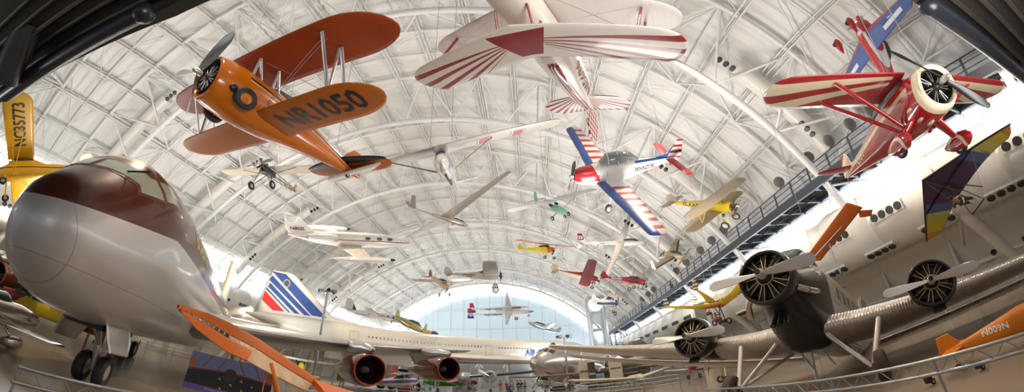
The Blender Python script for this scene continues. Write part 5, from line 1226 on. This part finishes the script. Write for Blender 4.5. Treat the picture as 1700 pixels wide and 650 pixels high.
# small aircraft parked on the floor
def parked(key, pose, name, label, mf, mw, **k):
    POSE[key] = pose; n0 = len(COL.objects); r = light_plane(key, name, label, mf, mw, **k)
    for o in [c for c in r[0].children if c.name.startswith('suspension_wire')]: bpy.data.objects.remove(o)
    wheel(r[0], (-k.get('L', 4.8) + .2, 0, -.3), .12, .08); return r
YP = MATS['lemon_yellow']; RP = MATS['plain_red']
def gp(x, y, yaw, s=1.): return gpose(x, y, yaw, s, .12, 1.45 * s)
parked('p1', gp(-19.5, 6.8, -1.9, .9), 'yellow_maroon_airplane', 'yellow aircraft with maroon and white patches, glimpsed behind the polished racer', mat('yellow_maroon', (.80, .62, .03), rough=.35, layers=[(lambda x, y, z: ((x * 1.3 + z).sin() > .55), (.22, .02, .03))]), YP)
parked('p2', gp(-22.0, 36.0, 2.2, 1.1), 'yellow_tailed_airplane', 'parked airplane with big yellow tail, behind the silver wing with two engines', YP, mat('plain_white_wing', (.7, .7, .68), rough=.4), fin=YP)
parked('p3', gp(-13, 41, .5), 'blue_striped_airplane', 'parked white airplane with blue and red stripes, behind the inner brown engine', mat('white_blue_red', (.72, .72, .72), rough=.35, layers=[(lambda x, y, z: (z - .1).abs() < .12, (.04, .08, .3)), (lambda x, y, z: (z + .08).abs() < .05, (.5, .03, .03))]), WHT)
parked('p4', gp(-9.5, 60, .3), 'parked_red_airplane', 'red airplane parked right of the outer brown engine', RP, RP)
parked('p5', gp(-13.5, 57, 2.8), 'green_tailed_airplane', 'airplane with bright green tail showing right of the outer brown engine', mat('bright_green', (.08, .42, .03), rough=.4), MATS['bright_green'], fin=MATS['bright_green'])
parked('p6', gp(14.2, 34.5, -2.7, .8), 'small_red_airplane', 'tiny red and white low-wing airplane beyond the dark transport wing', RP, WHT, low=True, zw=-.3, struts=False)
parked('p7', gp(11.2, 21.5, 2.9, .9), 'orange_cream_airplane', 'orange airplane with cream fuselage parked behind the left engine of the transport', mat('cream_paint', (.66, .58, .36), rough=.4), ORF, fin=ORF)
parked('p8', gp(1.2, 45, -2.2, .9), 'grey_parked_airplane', 'grey airplane parked under the polished propliner nose', MATS['grey_fabric'], MATS['grey_fabric'])
parked('p9', gp(-37, 26, -.6, 1.1), 'white_parked_airplane', 'white airplane parked beyond the nose wheels', MATS['plain_white_wing'], MATS['plain_white_wing'])
parked('p10', gp(-31, 40, -1.6, 1.1), 'tan_parked_airplane', 'tan airplane parked beyond the big silver belly', MATS['tan_paint'], MATS['tan_wing'])
# orange biplane behind the right barrier
OT = mat('orange_yellow_fabric', (.62, .19, .004), rough=.4)
t = thing('orange_trainer', 'orange biplane with white registration on the floor, behind the right-hand barrier', 'airplane', (7.85, 3.35, 0), rot=(0, 0, math.atan2(-2.1, .6)), s=.62)
fus = MB().body([(2.6, .36, .6, 1.5), (1.5, .42, .5, 1.6), (0, .38, .55, 1.5), (-1.6, .22, .62, 1.15), (-2.9, .06, .66, .86)], 18, 3).build('fuselage', OT, t)
slab(t, OT, [(-2.2, 0, .9), (-2.6, 0, 1.45), (-3.1, 0, 1.4), (-3.2, 0, .6)], .05, 'rudder')
for s in (1, -1):
    MB().wing(.3 * s, 3.4 * s, 1.7, .5, 1.7, .5, .62, .7, .12, .5).build('lower_wing', OT, t); MB().wing(0, 3.5 * s, 2.2, 1.0, 2.2, 1.0, 2.0, 2.05, .12, .5).build('upper_wing', OT, t)
    MB().wing(.05 * s, 1.3 * s, -2.2, -2.9, -2.4, -2.9, .85, .85, .05, .4).build('tailplane', OT, t)
    MB().tube((1.8, 2.4 * s, .7), (1.8, 2.4 * s, 2.0), .03).tube((1.1, 2.4 * s, .7), (1.3, 2.4 * s, 2.0), .03).build('wing_strut', OT, t); wheel(t, (1.4, .85 * s, .33), .33, .15)
    MB().tube((1.4, .8 * s, .33), (1.3, .3 * s, .6), .05).build('landing_gear_leg', OT, t)
    text('N009N', WHT, t, (-.9, .34 * s, .95), (-s, 0, 0), (0, 0, 1), .24, 'registration', fus, (0, -s, 0), bold=.03)
wheel(t, (-2.7, 0, .12), .12, .08); MB().tube((-2.7, 0, .14), (-2.7, 0, .7), .03).build('tail_leg', M_al, t)

# grey twin-engined fighter far down the hall
t = thing('twin_engine_fighter', 'dark-winged twin-engine airplane below the airliner nose, facing the visitors', 'airplane', (-7.4, 46, 0), rot=(0, 0, -PI / 2 + .06), s=.9)
GRY = mat('grey_blue_paint', (.36, .38, .40), rough=.35, metal=.3)
MB().body([(3, .2, 2.2, 2.6), (2, .7, 1.7, 3.1), (-2, .7, 1.7, 3.2), (-7, .15, 2.4, 2.8)], 18).build('fuselage', GRY, t)
for s in (1, -1):
    MB().wing(.4 * s, 8.5 * s, 1.5, -1.5, .6, -.7, 2.6, 3.1, .4, .5).build('wing', mat('navy_wing', (.03, .04, .08), rough=.3), t)
    e = MB().lathe([(0, .45), (.05, .62), (-.3, .8), (-1.4, .8), (-3, .3)], (2.6, 3.1 * s, 2.6), (1, 0, 0), 20).build('engine_nacelle', GRY, t); radial(t, (2.5, 3.1 * s, 2.6), .5); prop(t, (2.9, 3.1 * s, 2.6), 1.5, n=3, w=.22, ph=.5)
    MB().tube((1.2, 3.1 * s, .5), (1.0, 3.1 * s, 2.2), .12).build('landing_gear_leg', GRY, t); wheel(t, (1.2, 3.1 * s, .5), .5, .3)
slab(t, GRY, [(-5.6, 0, 2.8), (-6.4, 0, 4.4), (-7.2, 0, 4.4), (-7.2, 0, 2.5)], .15, 'fin'); MB().tube((-6.8, 0, .3), (-6.8, 0, 2.4), .08).build('tail_leg', GRY, t)
# pale flying wing under the dark transport wing
t = thing('cream_flying_wing', 'cream tailless wing standing beneath the dark wing of the three-engined transport', 'glider', (8.8, 36, 0), rot=(0, 0, -1.2), s=.75)
CFW = mat('cream_plywood', (.50, .44, .32), rough=.35)
MB().body([(1.6, .2, 1.1, 1.5), (.8, .6, .9, 1.9), (-1.2, .5, 1.0, 1.8), (-2.6, .05, 1.4, 1.5)], 18).build('centre_body', CFW, t)
for s in (1, -1):
    MB().wing(.3 * s, 7.4 * s, 1.0, -1.8, -2.4, -3.2, 1.4, 2.0, .4, .4).build('wing', CFW, t); MB().tube((0, .6 * s, 0), (0, .5 * s, 1.1), .06).build('stand_leg', M_al, t)
MB().tube((-1.6, 0, 0), (-1.6, 0, 1.2), .06).build('stand_leg', M_al, t)

# ---------------------------------------------------------------- hang glider, flex wings and the yellow airplane at the edges
t = craft('hang', 'hang_glider', 'rainbow striped hang glider with a prone dummy pilot, in front of the right duct', 'hang glider')
SC = [(.085, .03, .09), (.10, .15, .42), (.72, .68, .12), (.85, .62, .03), (.80, .33, .03), (.70, .06, .03)]
M_sail = mat('rainbow_sail', SC[0], rough=.5, layers=[(lambda x, y, z, k=k: (y.abs() - x * .0) > (.55 + [0, 1.25, 2.05, 3.0, 3.9, 4.6][k]), SC[k]) for k in range(1, 6)])
for s in (1, -1):
    b = MB(); n = 12; vs = []; T = []
    for i in range(n + 1):
        u = i / n; y = u * 5.2 * s; xl = -u * 2.55; xt = -2.6 - 1.2 * math.sin(u * PI * .5) * .75 + (u ** 3) * .0; 
        if u > .9: xt = xl - .9 * (1 - u) * 10 - .12
        T.append(((xl, y, 0), (xt, y, .0 + .25 * math.sin(u * PI)), .02, (0, 0, 1)))
    MB().foil(T[::s]).build('sail', M_sail, t)
    MB().tube((0, 0, 0), (-2.6, 5.3 * s, 0), .05, n=8).build('leading_edge_tube', BLK, t)
    MB().tube((-1.3, 0, 0), (-1.6, .65 * s, -1.5), .025).build('control_frame_tube', BLK, t)
    MB().tube((-1.6, .65 * s, -1.5), (-1.6, 0, -1.5), .025).build('base_bar', BLK, t)
    b = MB(); b.tube((0, 0, 0), (-1.6, .65 * s, -1.5), .008, n=4).tube((-1.35, 2.7 * s, 0), (-1.6, .65 * s, -1.5), .008, n=4).tube((-3.6, 0, 0), (-1.6, .65 * s, -1.5), .008, n=4).build('rigging_wire', WIRE, t)
MB().tube((0, 0, 0), (-3.9, 0, 0), .04).build('keel_tube', BLK, t); MB().tube((-1.35, -2.7, .0), (-1.35, 2.7, 0), .04).build('cross_bar', BLK, t); MB().tube((-1.3, 0, 0), (-1.3, 0, .9), .03).build('king_post', BLK, t)
text('Condor', BLK, t, (-2.3, 2.75, -.02), (-1, 0, 0), (0, 1, 0), .16, 'lettering', None)
cables(t, (-1.3, 0, .9))
def skin_body(name, verts, edges, radii, m, parent, sub=1):
    me = bpy.data.meshes.new(name); me.from_pydata(verts, edges, []); o = bpy.data.objects.new(name, me); COL.objects.link(o)
    md = o.modifiers.new('s', 'SKIN'); sv = me.skin_vertices[0].data
    for i, r in enumerate(radii): sv[i].radius = (r, r) if isinstance(r, (int, float)) else r
    sv[0].use_root = True
    s_ = o.modifiers.new('u', 'SUBSURF'); s_.levels = sub; s_.render_levels = sub
    dg = bpy.context.evaluated_depsgraph_get(); dg.update(); m2 = bpy.data.meshes.new_from_object(o.evaluated_get(dg))
    bpy.data.objects.remove(o); q = bpy.data.objects.new(name, m2); COL.objects.link(q); m2.materials.clear(); m2.materials.append(m); q.parent = parent
    for p in m2.polygons: p.use_smooth = True
    return q
SKIN = mat('skin', (.50, .30, .21), rough=.5)
def figure(t, pose, shirt, trou, hair, scale=1.):
    """standing or prone body: pose maps a standing joint to its place"""
    J = dict(pel=(0, 0, .95), wst=(0, 0, 1.10), chs=(0, 0, 1.36), nck=(0, 0, 1.50), hd0=(0, .0, 1.60), hd1=(0, .01, 1.70),
             ls=(-.19, 0, 1.43), le=(-.25, .02, 1.13), lw=(-.25, -.08, .88), lh=(-.25, -.11, .78), rs=(.19, 0, 1.43), re=(.25, .02, 1.13), rw=(.25, -.08, .88), rh=(.25, -.11, .78),
             lp=(-.10, 0, .90), lk=(-.11, -.02, .50), la=(-.12, .03, .09), lt=(-.13, -.15, .03), rp=(.10, 0, .90), rk=(.11, -.02, .50), ra=(.12, .03, .09), rt=(.13, -.15, .03))
    J.update(pose or {}); nm = list(J)
    def mk(name, keys, edges, rad, m, par=None):
        return skin_body(name, [tuple(V(J[k]) * scale) for k in keys], [(keys.index(a), keys.index(b_)) for a, b_ in edges], [r * scale for r in rad], m, par or t)
    keys = ['pel', 'wst', 'chs', 'nck', 'hd0', 'hd1', 'ls', 'le', 'lw', 'lh', 'rs', 're', 'rw', 'rh', 'lp', 'lk', 'la', 'lt', 'rp', 'rk', 'ra', 'rt']
    body = mk('body', keys, [('pel', 'wst'), ('wst', 'chs'), ('chs', 'nck'), ('nck', 'hd0'), ('hd0', 'hd1'), ('chs', 'ls'), ('ls', 'le'), ('le', 'lw'), ('lw', 'lh'), ('chs', 'rs'), ('rs', 're'), ('re', 'rw'), ('rw', 'rh'), ('pel', 'lp'), ('lp', 'lk'), ('lk', 'la'), ('la', 'lt'), ('pel', 'rp'), ('rp', 'rk'), ('rk', 'ra'), ('ra', 'rt')],
              [.13, .12, .14, .055, .085, .085, .06, .045, .032, .03, .06, .045, .032, .03, .09, .06, .04, .035, .09, .06, .04, .035], SKIN)
    mk('shirt', ['wst', 'pel', 'chs', 'ls', 'le', 'rs', 're'], [('wst', 'pel'), ('wst', 'chs'), ('chs', 'ls'), ('ls', 'le'), ('chs', 'rs'), ('rs', 're')], [.14, .15, .16, .08, .06, .08, .06], shirt)
    mk('trousers', ['pel', 'lp', 'lk', 'la', 'rp', 'rk', 'ra'], [('pel', 'lp'), ('lp', 'lk'), ('lk', 'la'), ('pel', 'rp'), ('rp', 'rk'), ('rk', 'ra')], [.145, .11, .08, .06, .11, .08, .06], trou)
    h = V(J['hd1']) * scale; MB().ball(h + V(0, .02, .02) * scale, (.10 * scale, .098 * scale), 12, d=(0, 0, 1)).build('hair', hair, t)
DKC = mat('dark_cloth', (.03, .03, .04), rough=.8); JN = mat('blue_denim', (.05, .08, .18), rough=.8); RC = mat('red_cloth', (.55, .03, .03), rough=.8); GC = mat('grey_cloth', (.25, .24, .26), rough=.8); KH = mat('khaki_cloth', (.42, .34, .22), rough=.8); HR = mat('brown_hair', (.06, .035, .02), rough=.7); WC = mat('pink_grey_cloth', (.45, .28, .26), rough=.8)
OLV = mat('olive_flight_suit', (.06, .06, .045), rough=.7)
t = thing('person', 'dummy pilot in dark suit lying prone under the rainbow hang glider', 'person', tuple(Matrix.LocRotScale(V(POSE['hang'][0]), Quaternion(POSE['hang'][1]), V(POSE['hang'][2])) @ V(-1.0, 0, -1.1)), q=POSE['hang'][1])
def prone(p): return (p[2] - .95, p[0], .0 - p[1])
PJ = dict(pel=(0, 0, 0), wst=(.15, 0, 0), chs=(.42, 0, .02), nck=(.56, 0, .05), hd0=(.66, 0, .08), hd1=(.74, 0, .12), ls=(.46, -.19, 0), le=(.55, -.28, -.22), lw=(.68, -.22, -.40), lh=(.74, -.20, -.44), rs=(.46, .19, 0), re=(.55, .28, -.22), rw=(.68, .22, -.40), rh=(.74, .20, -.44),
          lp=(-.05, -.1, 0), lk=(-.46, -.12, -.02), la=(-.88, -.12, .02), lt=(-1.02, -.12, -.04), rp=(-.05, .1, 0), rk=(-.46, .12, -.02), ra=(-.88, .12, .02), rt=(-1.02, .12, -.04))
figure(t, PJ, OLV, OLV, BLK)
MB().tube((.3, 0, .1), (.1, 0, 1.05), .02).build('harness_strap', BLK, t)
# visitors
vis = [(-4.35, 56.0, RC, KH, 'visitor in red top and light trousers, leftmost of the group by the rail'), (-3.55, 56.6, RC, JN, 'visitor in red top and blue jeans beneath the airliner'), (-2.75, 55.6, WC, GC, 'visitor in pinkish top and grey trousers in the middle of the group'),
       (-2.1, 56.8, DKC, DKC, 'visitor all in black, left of the dark-clothed pair'), (-1.7, 56.0, DKC, JN, 'visitor in dark top and jeans beside the airliner nose wheel'), (-1.2, 56.9, KH, DKC, 'visitor in tan top at the right end of the group')]
for i, (x, y, a_, b_, lb) in enumerate(vis):
    t = thing('person', lb, 'person', (x, y, 0), rot=(0, 0, .7 * i)); figure(t, None if i % 2 else dict(lw=(-.15, -.25, 1.1), lh=(-.08, -.28, 1.15), le=(-.27, -.02, 1.13)), a_, b_, HR)
walkers = [(17.9 + 1.2, 50.0, DKC, JN, 'visitor in dark top on the high walkway, nearer the camera'), (18.9, 60.0, RC, DKC, 'visitor in red top on the high walkway, toward its far end'), (19.2, 66, GC, DKC, 'visitor in grey on the high walkway by the far posts')]
for x, y, a_, b_, lb in walkers: figure(thing('person', lb, 'person', (x, y, CZ0 + .16)), None, a_, b_, HR)

# orange ultralight wing
def obj_wing(t, nm, m, p0, p1, q0, q1, th=.08): return MB().foil([(V(p0), V(q0), th, (0, 0, 1)), (V(p0).lerp(V(p1), .5), V(q0).lerp(V(q1), .5), th, (0, 0, 1)), (V(p1), V(q1), th * .8, (0, 0, 1))]).build(nm, m, t)
t = thing('orange_ultralight', 'orange fabric ultralight wing hanging before the right duct, behind the dark nose engine', 'airplane', (11.3, 11.2, 5.4))
OU = mat('orange_ripstop', (.62, .13, .01), rough=.5, bump=lambda x, y, z: (y * 1.7).frac() < .04, bump_d=.02)
obj_wing(t, 'wing', OU, (-.35, -1.8, .68), (.3, 2.4, -.35), (.15, -2.1, .35), (.95, 1.9, -.55))
obj_wing(t, 'tail_flap', OU, (.25, -1.75, .33), (.5, -1.5, .18), (.55, -2.2, .2), (.75, -1.9, .05), .05)
MB().tube((.3, 1.5, -.4), (.2, -1.9, .45), .03).build('spar', M_al, t); MB().tube((.25, -1.8, .4), (.25, -1.8, 9), .012, n=4).build('suspension_wire', WIRE, t); MB().tube((.3, 1.5, -.4), (.3, 1.5, 9), .012, n=4).build('suspension_wire', WIRE, t)
MB().tube((.3, .4, -.2), (.6, .6, -1.6), .03).tube((.3, .4, -.2), (.1, .1, -1.6), .03).tube((.1, .1, -1.6), (.6, .6, -1.6), .03).build('control_frame', M_al, t)
# yellow and orange flex wing with trike
t = thing('powered_flex_wing', 'yellow swept flex wing with red trike hanging beside the propeller of the left engine', 'ultralight', (13.4, 26.6, 5.7))
YO = mat('yellow_over_orange', (.82, .58, .02), rough=.45, layers=[(lambda x, y, z: (x * .35 + y * -.12 + z * 2.0) < -.12, (.72, .16, .02))])
MB().foil([((-2.2, 5.0, 1.15), (-1.6, 5.6, .95), .06, (0, 0, 1)), ((-.9, 2.0, .35), (-.2, 3.0, .15), .1, (0, 0, 1)), ((0, -.3, .02), (.9, .9, -.28), .12, (0, 0, 1)), ((.1, -2.4, .28), (.9, -1.6, -.02), .1, (0, 0, 1)), ((-.1, -4.8, .75), (.4, -4.4, .5), .06, (0, 0, 1))]).build('wing', YO, t)
for p in ((-2.0, 5.3, 1.1), (.1, -4.7, .7)): MB().poly([V(p) + V(*d) for d in ((-.25, 0, -.15), (-.2, 0, .75), (.05, 0, .95), (.3, 0, .2), (.25, 0, -.15))], .05, (.2, 1, 0)).build('tip_rudder', mat('blue_yellow_rudder', (.06, .08, .28), rough=.4, layers=[(lambda x, y, z: ((z * 3).frac() < .4) & (z > .2), (.8, .6, .05))]), t)
MB().tube((.3, .2, -.1), (.0, .0, -1.3), .04).tube((.3, .2, -.1), (.9, .9, -1.5), .04).tube((0, 0, -1.3), (.9, .9, -1.5), .04).build('trike_frame', BLK, t)
MB().ball((-.1, .2, -1.2), (.4, .2), 10).build('engine', RS, t)
for p in ((-.7, -.4, -1.5), (.1, .7, -1.55), (.6, -.2, -1.5)): wheel(t, p, .24, .1, (1, .5, 0), rim=M_al)
MB().tube((.3, .2, 0), (.3, .2, 11), .012, n=4).build('suspension_wires', WIRE, t)
t = dup([o for o in COL.objects if o.name == 'powered_flex_wing'][0]); place(t, (16.6, 35.0, 7.2), (0, 0, -.6), 'small yellow-tipped flex wing farther off, just above the propeller of the left engine')
# yellow high-wing airplane at the left edge
CUBY = mat('cub_yellow', (.74, .40, .015), rough=.35, coat=.3)
t = craft('cubL', 'yellow_high_wing_airplane', 'yellow high-wing airplane with black registration, half out of frame at the left edge')
fus = MB().body([(1.5, .3, -.4, .3), (.9, .4, -.5, .45), (.3, .42, -.5, .9), (-.9, .38, -.45, .9), (-1.6, .28, -.35, .55), (-3.2, .15, -.12, .4), (-4.6, .05, .1, .3)], 18, 3).build('fuselage', mat('cub_fuselage', (.74, .40, .015), rough=.3, coat=.4, layers=[(lambda x, y, z: (z - .12).abs() < .035, (.01, .01, .01))]), t)
CW_ = wings(t, CUBY, .1, 5.3, .75, -.95, .75, -.95, 1.0, 1.12, .15, .9, 'wing')
text('NC35773', BLK, t, (-.45, 2.9, 1.0), (0, 1, 0), (1, 0, 0), .7, 'registration', CW_[0], (0, 0, 1), bold=.03, w=.85)
both(t, CUBY, 'wing_strut', ((.4, .4, -.4), (.3, 2.6, 1.0)), ((.4, .4, -.4), (-.4, 2.6, 1.0)), r=.03); both(t, CUBY, 'landing_gear_leg', ((.9, .35, -.4), (1.0, .8, -1.15)), r=.06)
for s in (1, -1): wheel(t, (1.0, .85 * s, -1.2), .24, .18)
MB().body([(.5, .36, .4, .9), (0, .40, .4, .92), (-.9, .36, .45, .88)], 12, 3).build('cabin_glass', GLS, t)
wings(t, CUBY, .05, 1.4, -3.6, -4.5, -3.8, -4.6, .2, .2, .05, .4, 'tailplane'); cables(t, (0, .5, 1.1), (0, -.5, 1.1))
slab(t, CUBY, [(-3.6, 0, .3), (-4.0, 0, .9), (-4.5, 0, 1.0), (-4.8, 0, .2)], .05, 'rudder')
# gold machines behind the white twin, silver racer by the end wall
pod('gold canopied jet nose right of the white twin turboprop', 'gold_jet', (-17.2, 64.5, 9.9), (-23.2, 66, 12.6), .75, mat('muted_gold', (.40, .34, .16), rough=.35, metal=.4), 3.0)
pod('short gold and grey aircraft hanging lowest over the long airliner', 'gold_grey_aircraft', (-14.3, 63.0, 8.3), (-17.4, 64, 10.0), .7, mat('gold_grey_patches', (.45, .36, .12), rough=.4, metal=.4, layers=[(lambda x, y, z: ((x * 2).sin() * (z * 3 + 1).sin()) > .2, (.05, .05, .06))]))
pod('silver racing plane with blue canopy below the twin-boom jet, nose toward the left', 'silver_racer', (-.4, 88, 14.6), (6.5, 90, 12.0), .62, mat('silver_blue_racer', (.5, .55, .6), rough=.25, metal=.7), 5.5)

# ---------------------------------------------------------------- poles, tower and fittings
def lamp_pole(x, y, h, label):
    t = thing('lamp_pole', label, 'light', (x, y, 0)); MB().tube((0, 0, 0), (0, 0, h), .14, .11, 12).lathe([(0, .35), (.06, .33), (.08, .01)], (0, 0, 0), (0, 0, 1), 14).build('pole', M_al, t)
    MB().box((0, 0, h), (1.8, .1, .1)).build('cross_arm', M_al, t)
    for k in range(6):
        a = k * 1.05; d = V(math.cos(a), math.sin(a), -.35); o = MB().lathe([(-.2, .1), (.15, .17), (.16, .15), (.05, .01)], V(math.cos(a) * .7, math.sin(a) * .5, h + .1), d, 12).build('spotlight', BLK if k % 2 else M_al, t)
lamp_pole(-16.7, 29.6, 8.7, 'steel pole with a ring of spotlights in front of the striped tail')
lamp_pole(3.6, 44.6, 6.4, 'steel pole with white spotlights beside the polished propliner')
t = thing('lift_tower', 'glass and steel lift tower standing where the walkway ends', 'tower', (10.6, 63.5, 0))
for x in (-1.15, 1.15):
    for y in (-1, 1): MB().tube((x, y, 0), (x, y, 14.5), .28, n=14).build('column', mat('pale_steel_column', (.45, .48, .50), rough=.3, metal=.5), t)
MB().box((0, 0, 7.2), (1.7, 1.6, 14.2)).build('glass_shaft', mat('pale_glass', (.55, .62, .66), rough=.1, alpha=.45), t)
for z in (3, 6, 9, 12, 14.4): MB().box((0, 0, z), (2.6, 2.3, .2)).build('floor_ring', MATS['pale_steel_column'], t)
MB().lathe([(0, 1.05), (.1, 1.1), (.2, 1.05), (.2, .01)], (-.2, -1.5, 13.0), (0, -1, 0), 24, caps=True).build('round_lamp', mat('lit_disc', (1, 1, 1), emit=1.6), t)
t = thing('mezzanine', 'dark railed mezzanine at the foot of the high walkway', 'platform', (11.5, 82, 0))
MB().box((0, 0, 6.2), (12, 8, .4)).build('deck', M_cat, t)
for x in (-5.8, 0, 5.8):
    for y in (-3.8, 3.8): MB().tube((x, y, 0), (x, y, 6.1), .12, n=8).build('post', M_cat, t)
b = MB()
for z in (6.8, 7.2, 7.6): b.tube((-6, -4, z), (6, -4, z), .05, n=5).tube((-6, -4, z), (-6, 4, z), .05, n=5)
for i in range(13): b.tube((-6 + i, -4, 6.4), (-6 + i, -4, 7.6), .05, n=5)
b.build('railing', M_cat, t)
t = thing('lighting_rail', 'pale lattice rail with black and white spotlights along the right wall', 'lighting rail', (22.3, 0, 0))
b = MB()
for z in (1.7, 2.35): b.tube((0, 2, z), (0, 60, z), .06, n=6)
for i in range(96): b.tube((0, 2 + .6 * i, 1.7 if i % 2 else 2.35), (0, 2.6 + .6 * i, 2.35 if i % 2 else 1.7), .025, n=4)
b.build('lattice', M_beige, t)
for i in range(11): MB().tube((0, 3 + 5.6 * i, 0), (0, 3 + 5.6 * i, 1.7), .06, n=6).build('leg', M_beige, t)
for i, y in enumerate((6.2, 7.2, 8.8, 9.4, 12.5, 16, 21, 27)):
    MB().lathe([(-.25, .12), (.2, .2), (.22, .17), (.1, .01)], (-.1, y, 2.62), (-.8, -.5, -.2), 12).build('spotlight', BLK if i % 2 else WHT, t)
# freestanding signs, cases and rails among the aircraft
SIGN = mat('sign_cream', (.62, .54, .42), rough=.5); SGD = mat('sign_dark', (.06, .05, .05), rough=.5); SGB = mat('sign_blue', (.25, .42, .70), rough=.4)
def sign(x, y, yaw, w, h, z0, m, lb):
    t = thing('display_sign', lb, 'sign', (x, y, 0), yaw); MB().box((0, 0, z0 + h / 2), (w, .08, h)).build('panel', m, t); MB().box((0, -.045, z0 + h * .55), (w * .8, .01, h * .06)).build('printed_band', SGD if m is not SGD else SIGN, t)
    for s in (-1, 1): MB().tube((s * w * .42, .06, 0), (s * w * .42, .06, z0 + h), .03, n=6).build('leg', M_al, t)
sign(8.0, 40.5, 0, 1.3, 2.1, 1.1, SIGN, 'tall cream sign under the dark transport wing'); sign(5.6, 46, .1, 1.2, 2.6, .9, SIGN, 'pale upright sign beside the dark doorway panel')
sign(6.3, 45.2, 0, .8, 3.0, 0.3, SGD, 'narrow dark upright panel beside the pale upright sign'); sign(-19.6, 57, .1, 1.6, 3.6, .6, mat('sign_red', (.35, .07, .05), rough=.5), 'tall red sign between the two brown engines')
sign(-22.5, 52, .2, 6, 3.0, .5, mat('olive_canvas', (.12, .09, .03), rough=.8), 'olive canvas wall behind the inner brown engine'); sign(7.4, 47.0, 0, 1.0, .9, 1.0, SGB, 'pale blue low sign under the propliner'); sign(-16, 64, 0, 1.2, 1.4, .4, SGB, 'blue low sign beneath the outer brown engine')
sign(9.3, 40.8, 0, 2.4, .9, 1.1, SGD, 'wide dark sign right of the tall cream sign'); sign(-33, 22, 1.2, 2, 1.4, .8, SIGN, 'cream sign beyond the nose wheels')
sign(13.5, 30, -.5, .9, 4.2, 2.2, mat('olive_white_panel', (.28, .33, .24), rough=.6), 'tall olive green panel right of the left engine'); 
def rail(x0, y0, x1, y1, lb):
    t = thing('guard_rail', lb, 'railing', (0, 0, 0)); b = MB()
    for z in (.45, .75, 1.05): b.tube((x0, y0, z), (x1, y1, z), .03, n=5)
    b.build('rails', M_al, t); n = max(2, int(math.hypot(x1 - x0, y1 - y0) / 2.2))
    for i in range(n + 1): u = i / n; MB().tube((x0 + (x1 - x0) * u, y0 + (y1 - y0) * u, 0), (x0 + (x1 - x0) * u, y0 + (y1 - y0) * u, 1.05), .03, n=5).build('post', M_al, t)
rail(-18, 50, -5.5, 51, 'steel guard rail below the outer brown engine'); rail(-5, 53, 1, 53.5, 'steel guard rail in front of the group of visitors'); rail(1.5, 41, 12.5, 37.5, 'steel guard rail under the polished propliner'); rail(-30, 20, -20, 33, 'steel guard rail beyond the big silver belly')
rail(3.5, 33, 9.5, 27, 'steel guard rail below the dark transport wing'); rail(-17, 33.5, -9, 35, 'steel guard rail beneath the two brown engines')
for i, (x, y, r_, lb) in enumerate(((-15.5, 47, .5, 'round brown aero engine on a stand below the two jet engines'), (1.2, 40, .55, 'round aero engine on a stand under the propliner nose'), (-6.4, 42, .7, 'large dark aero engine on a stand near the visitors'), (-19.5, 41, .5, 'aero engine on a stand beneath the inner brown engine'), (3.0, 34.5, .5, 'aero engine on a stand right of the propliner nose wheel'))):
    t = thing('engine_exhibit', lb, 'engine', (x, y, 0), rot=(0, 0, -PI / 2 + .2 * i)); radial(t, (0, 0, 1.1), r_, n=9, dep=.35)
    MB().tube((-.1, 0, 1.1), (-.5, 0, 1.1), .25, n=12).tube((-.45, .35, 0), (-.45, 0, 1.0), .05).tube((-.45, -.35, 0), (-.45, 0, 1.0), .05).tube((.35, 0, .06), (-.6, 0, .06), .05).tube((.3, 0, .05), (0, 0, .6), .04).build('stand', M_al, t)
for i, (x, y, c_, lb) in enumerate(((-25, 30, SGB, 'small blue box by the rail past the belly'), (-13.5, 44, RS, 'dark red crate under the outer brown engine'), (-10.2, 58, WHT, 'white crate beneath the long airliner'), (3, 50, SGD, 'dark crate under the propliner'), (12, 27, SIGN, 'cream crate beside the transport wheel'))):
    t = thing('storage_crate', lb, 'crate', (x, y, 0), .3 * i); MB().box((0, 0, .5), (1.5, 1.0, 1.0)).build('box_body', c_, t); MB().box((0, 0, 1.04), (1.56, 1.06, .08)).build('lid', M_al, t)
t = thing('blue_kite_wing', 'blue and green tipped wing above the corrugated wing root of the transport', 'wing', (17.5, 22, 3.6), rot=(0, 0, -.6))
MB().foil([((-3.2, -.4, -.2), (-3.2, .4, -.2), .05, (0, 0, 1)), ((-1.2, -.9, .5), (-1.2, .9, .4), .12, (0, 0, 1)), ((1.5, -.8, .7), (1.5, .9, .6), .12, (0, 0, 1)), ((3.4, -.3, .5), (3.4, .3, .5), .05, (0, 0, 1))]).build('fabric', mat('blue_green_fabric', (.05, .22, .50), rough=.5, layers=[(lambda x, y, z: ((x + .6).abs() < .8) & (y < .2), (.35, .55, .08))]), t)
MB().tube((0, 0, .5), (0, 0, -3.55), .06).build('stand_pole', M_al, t)
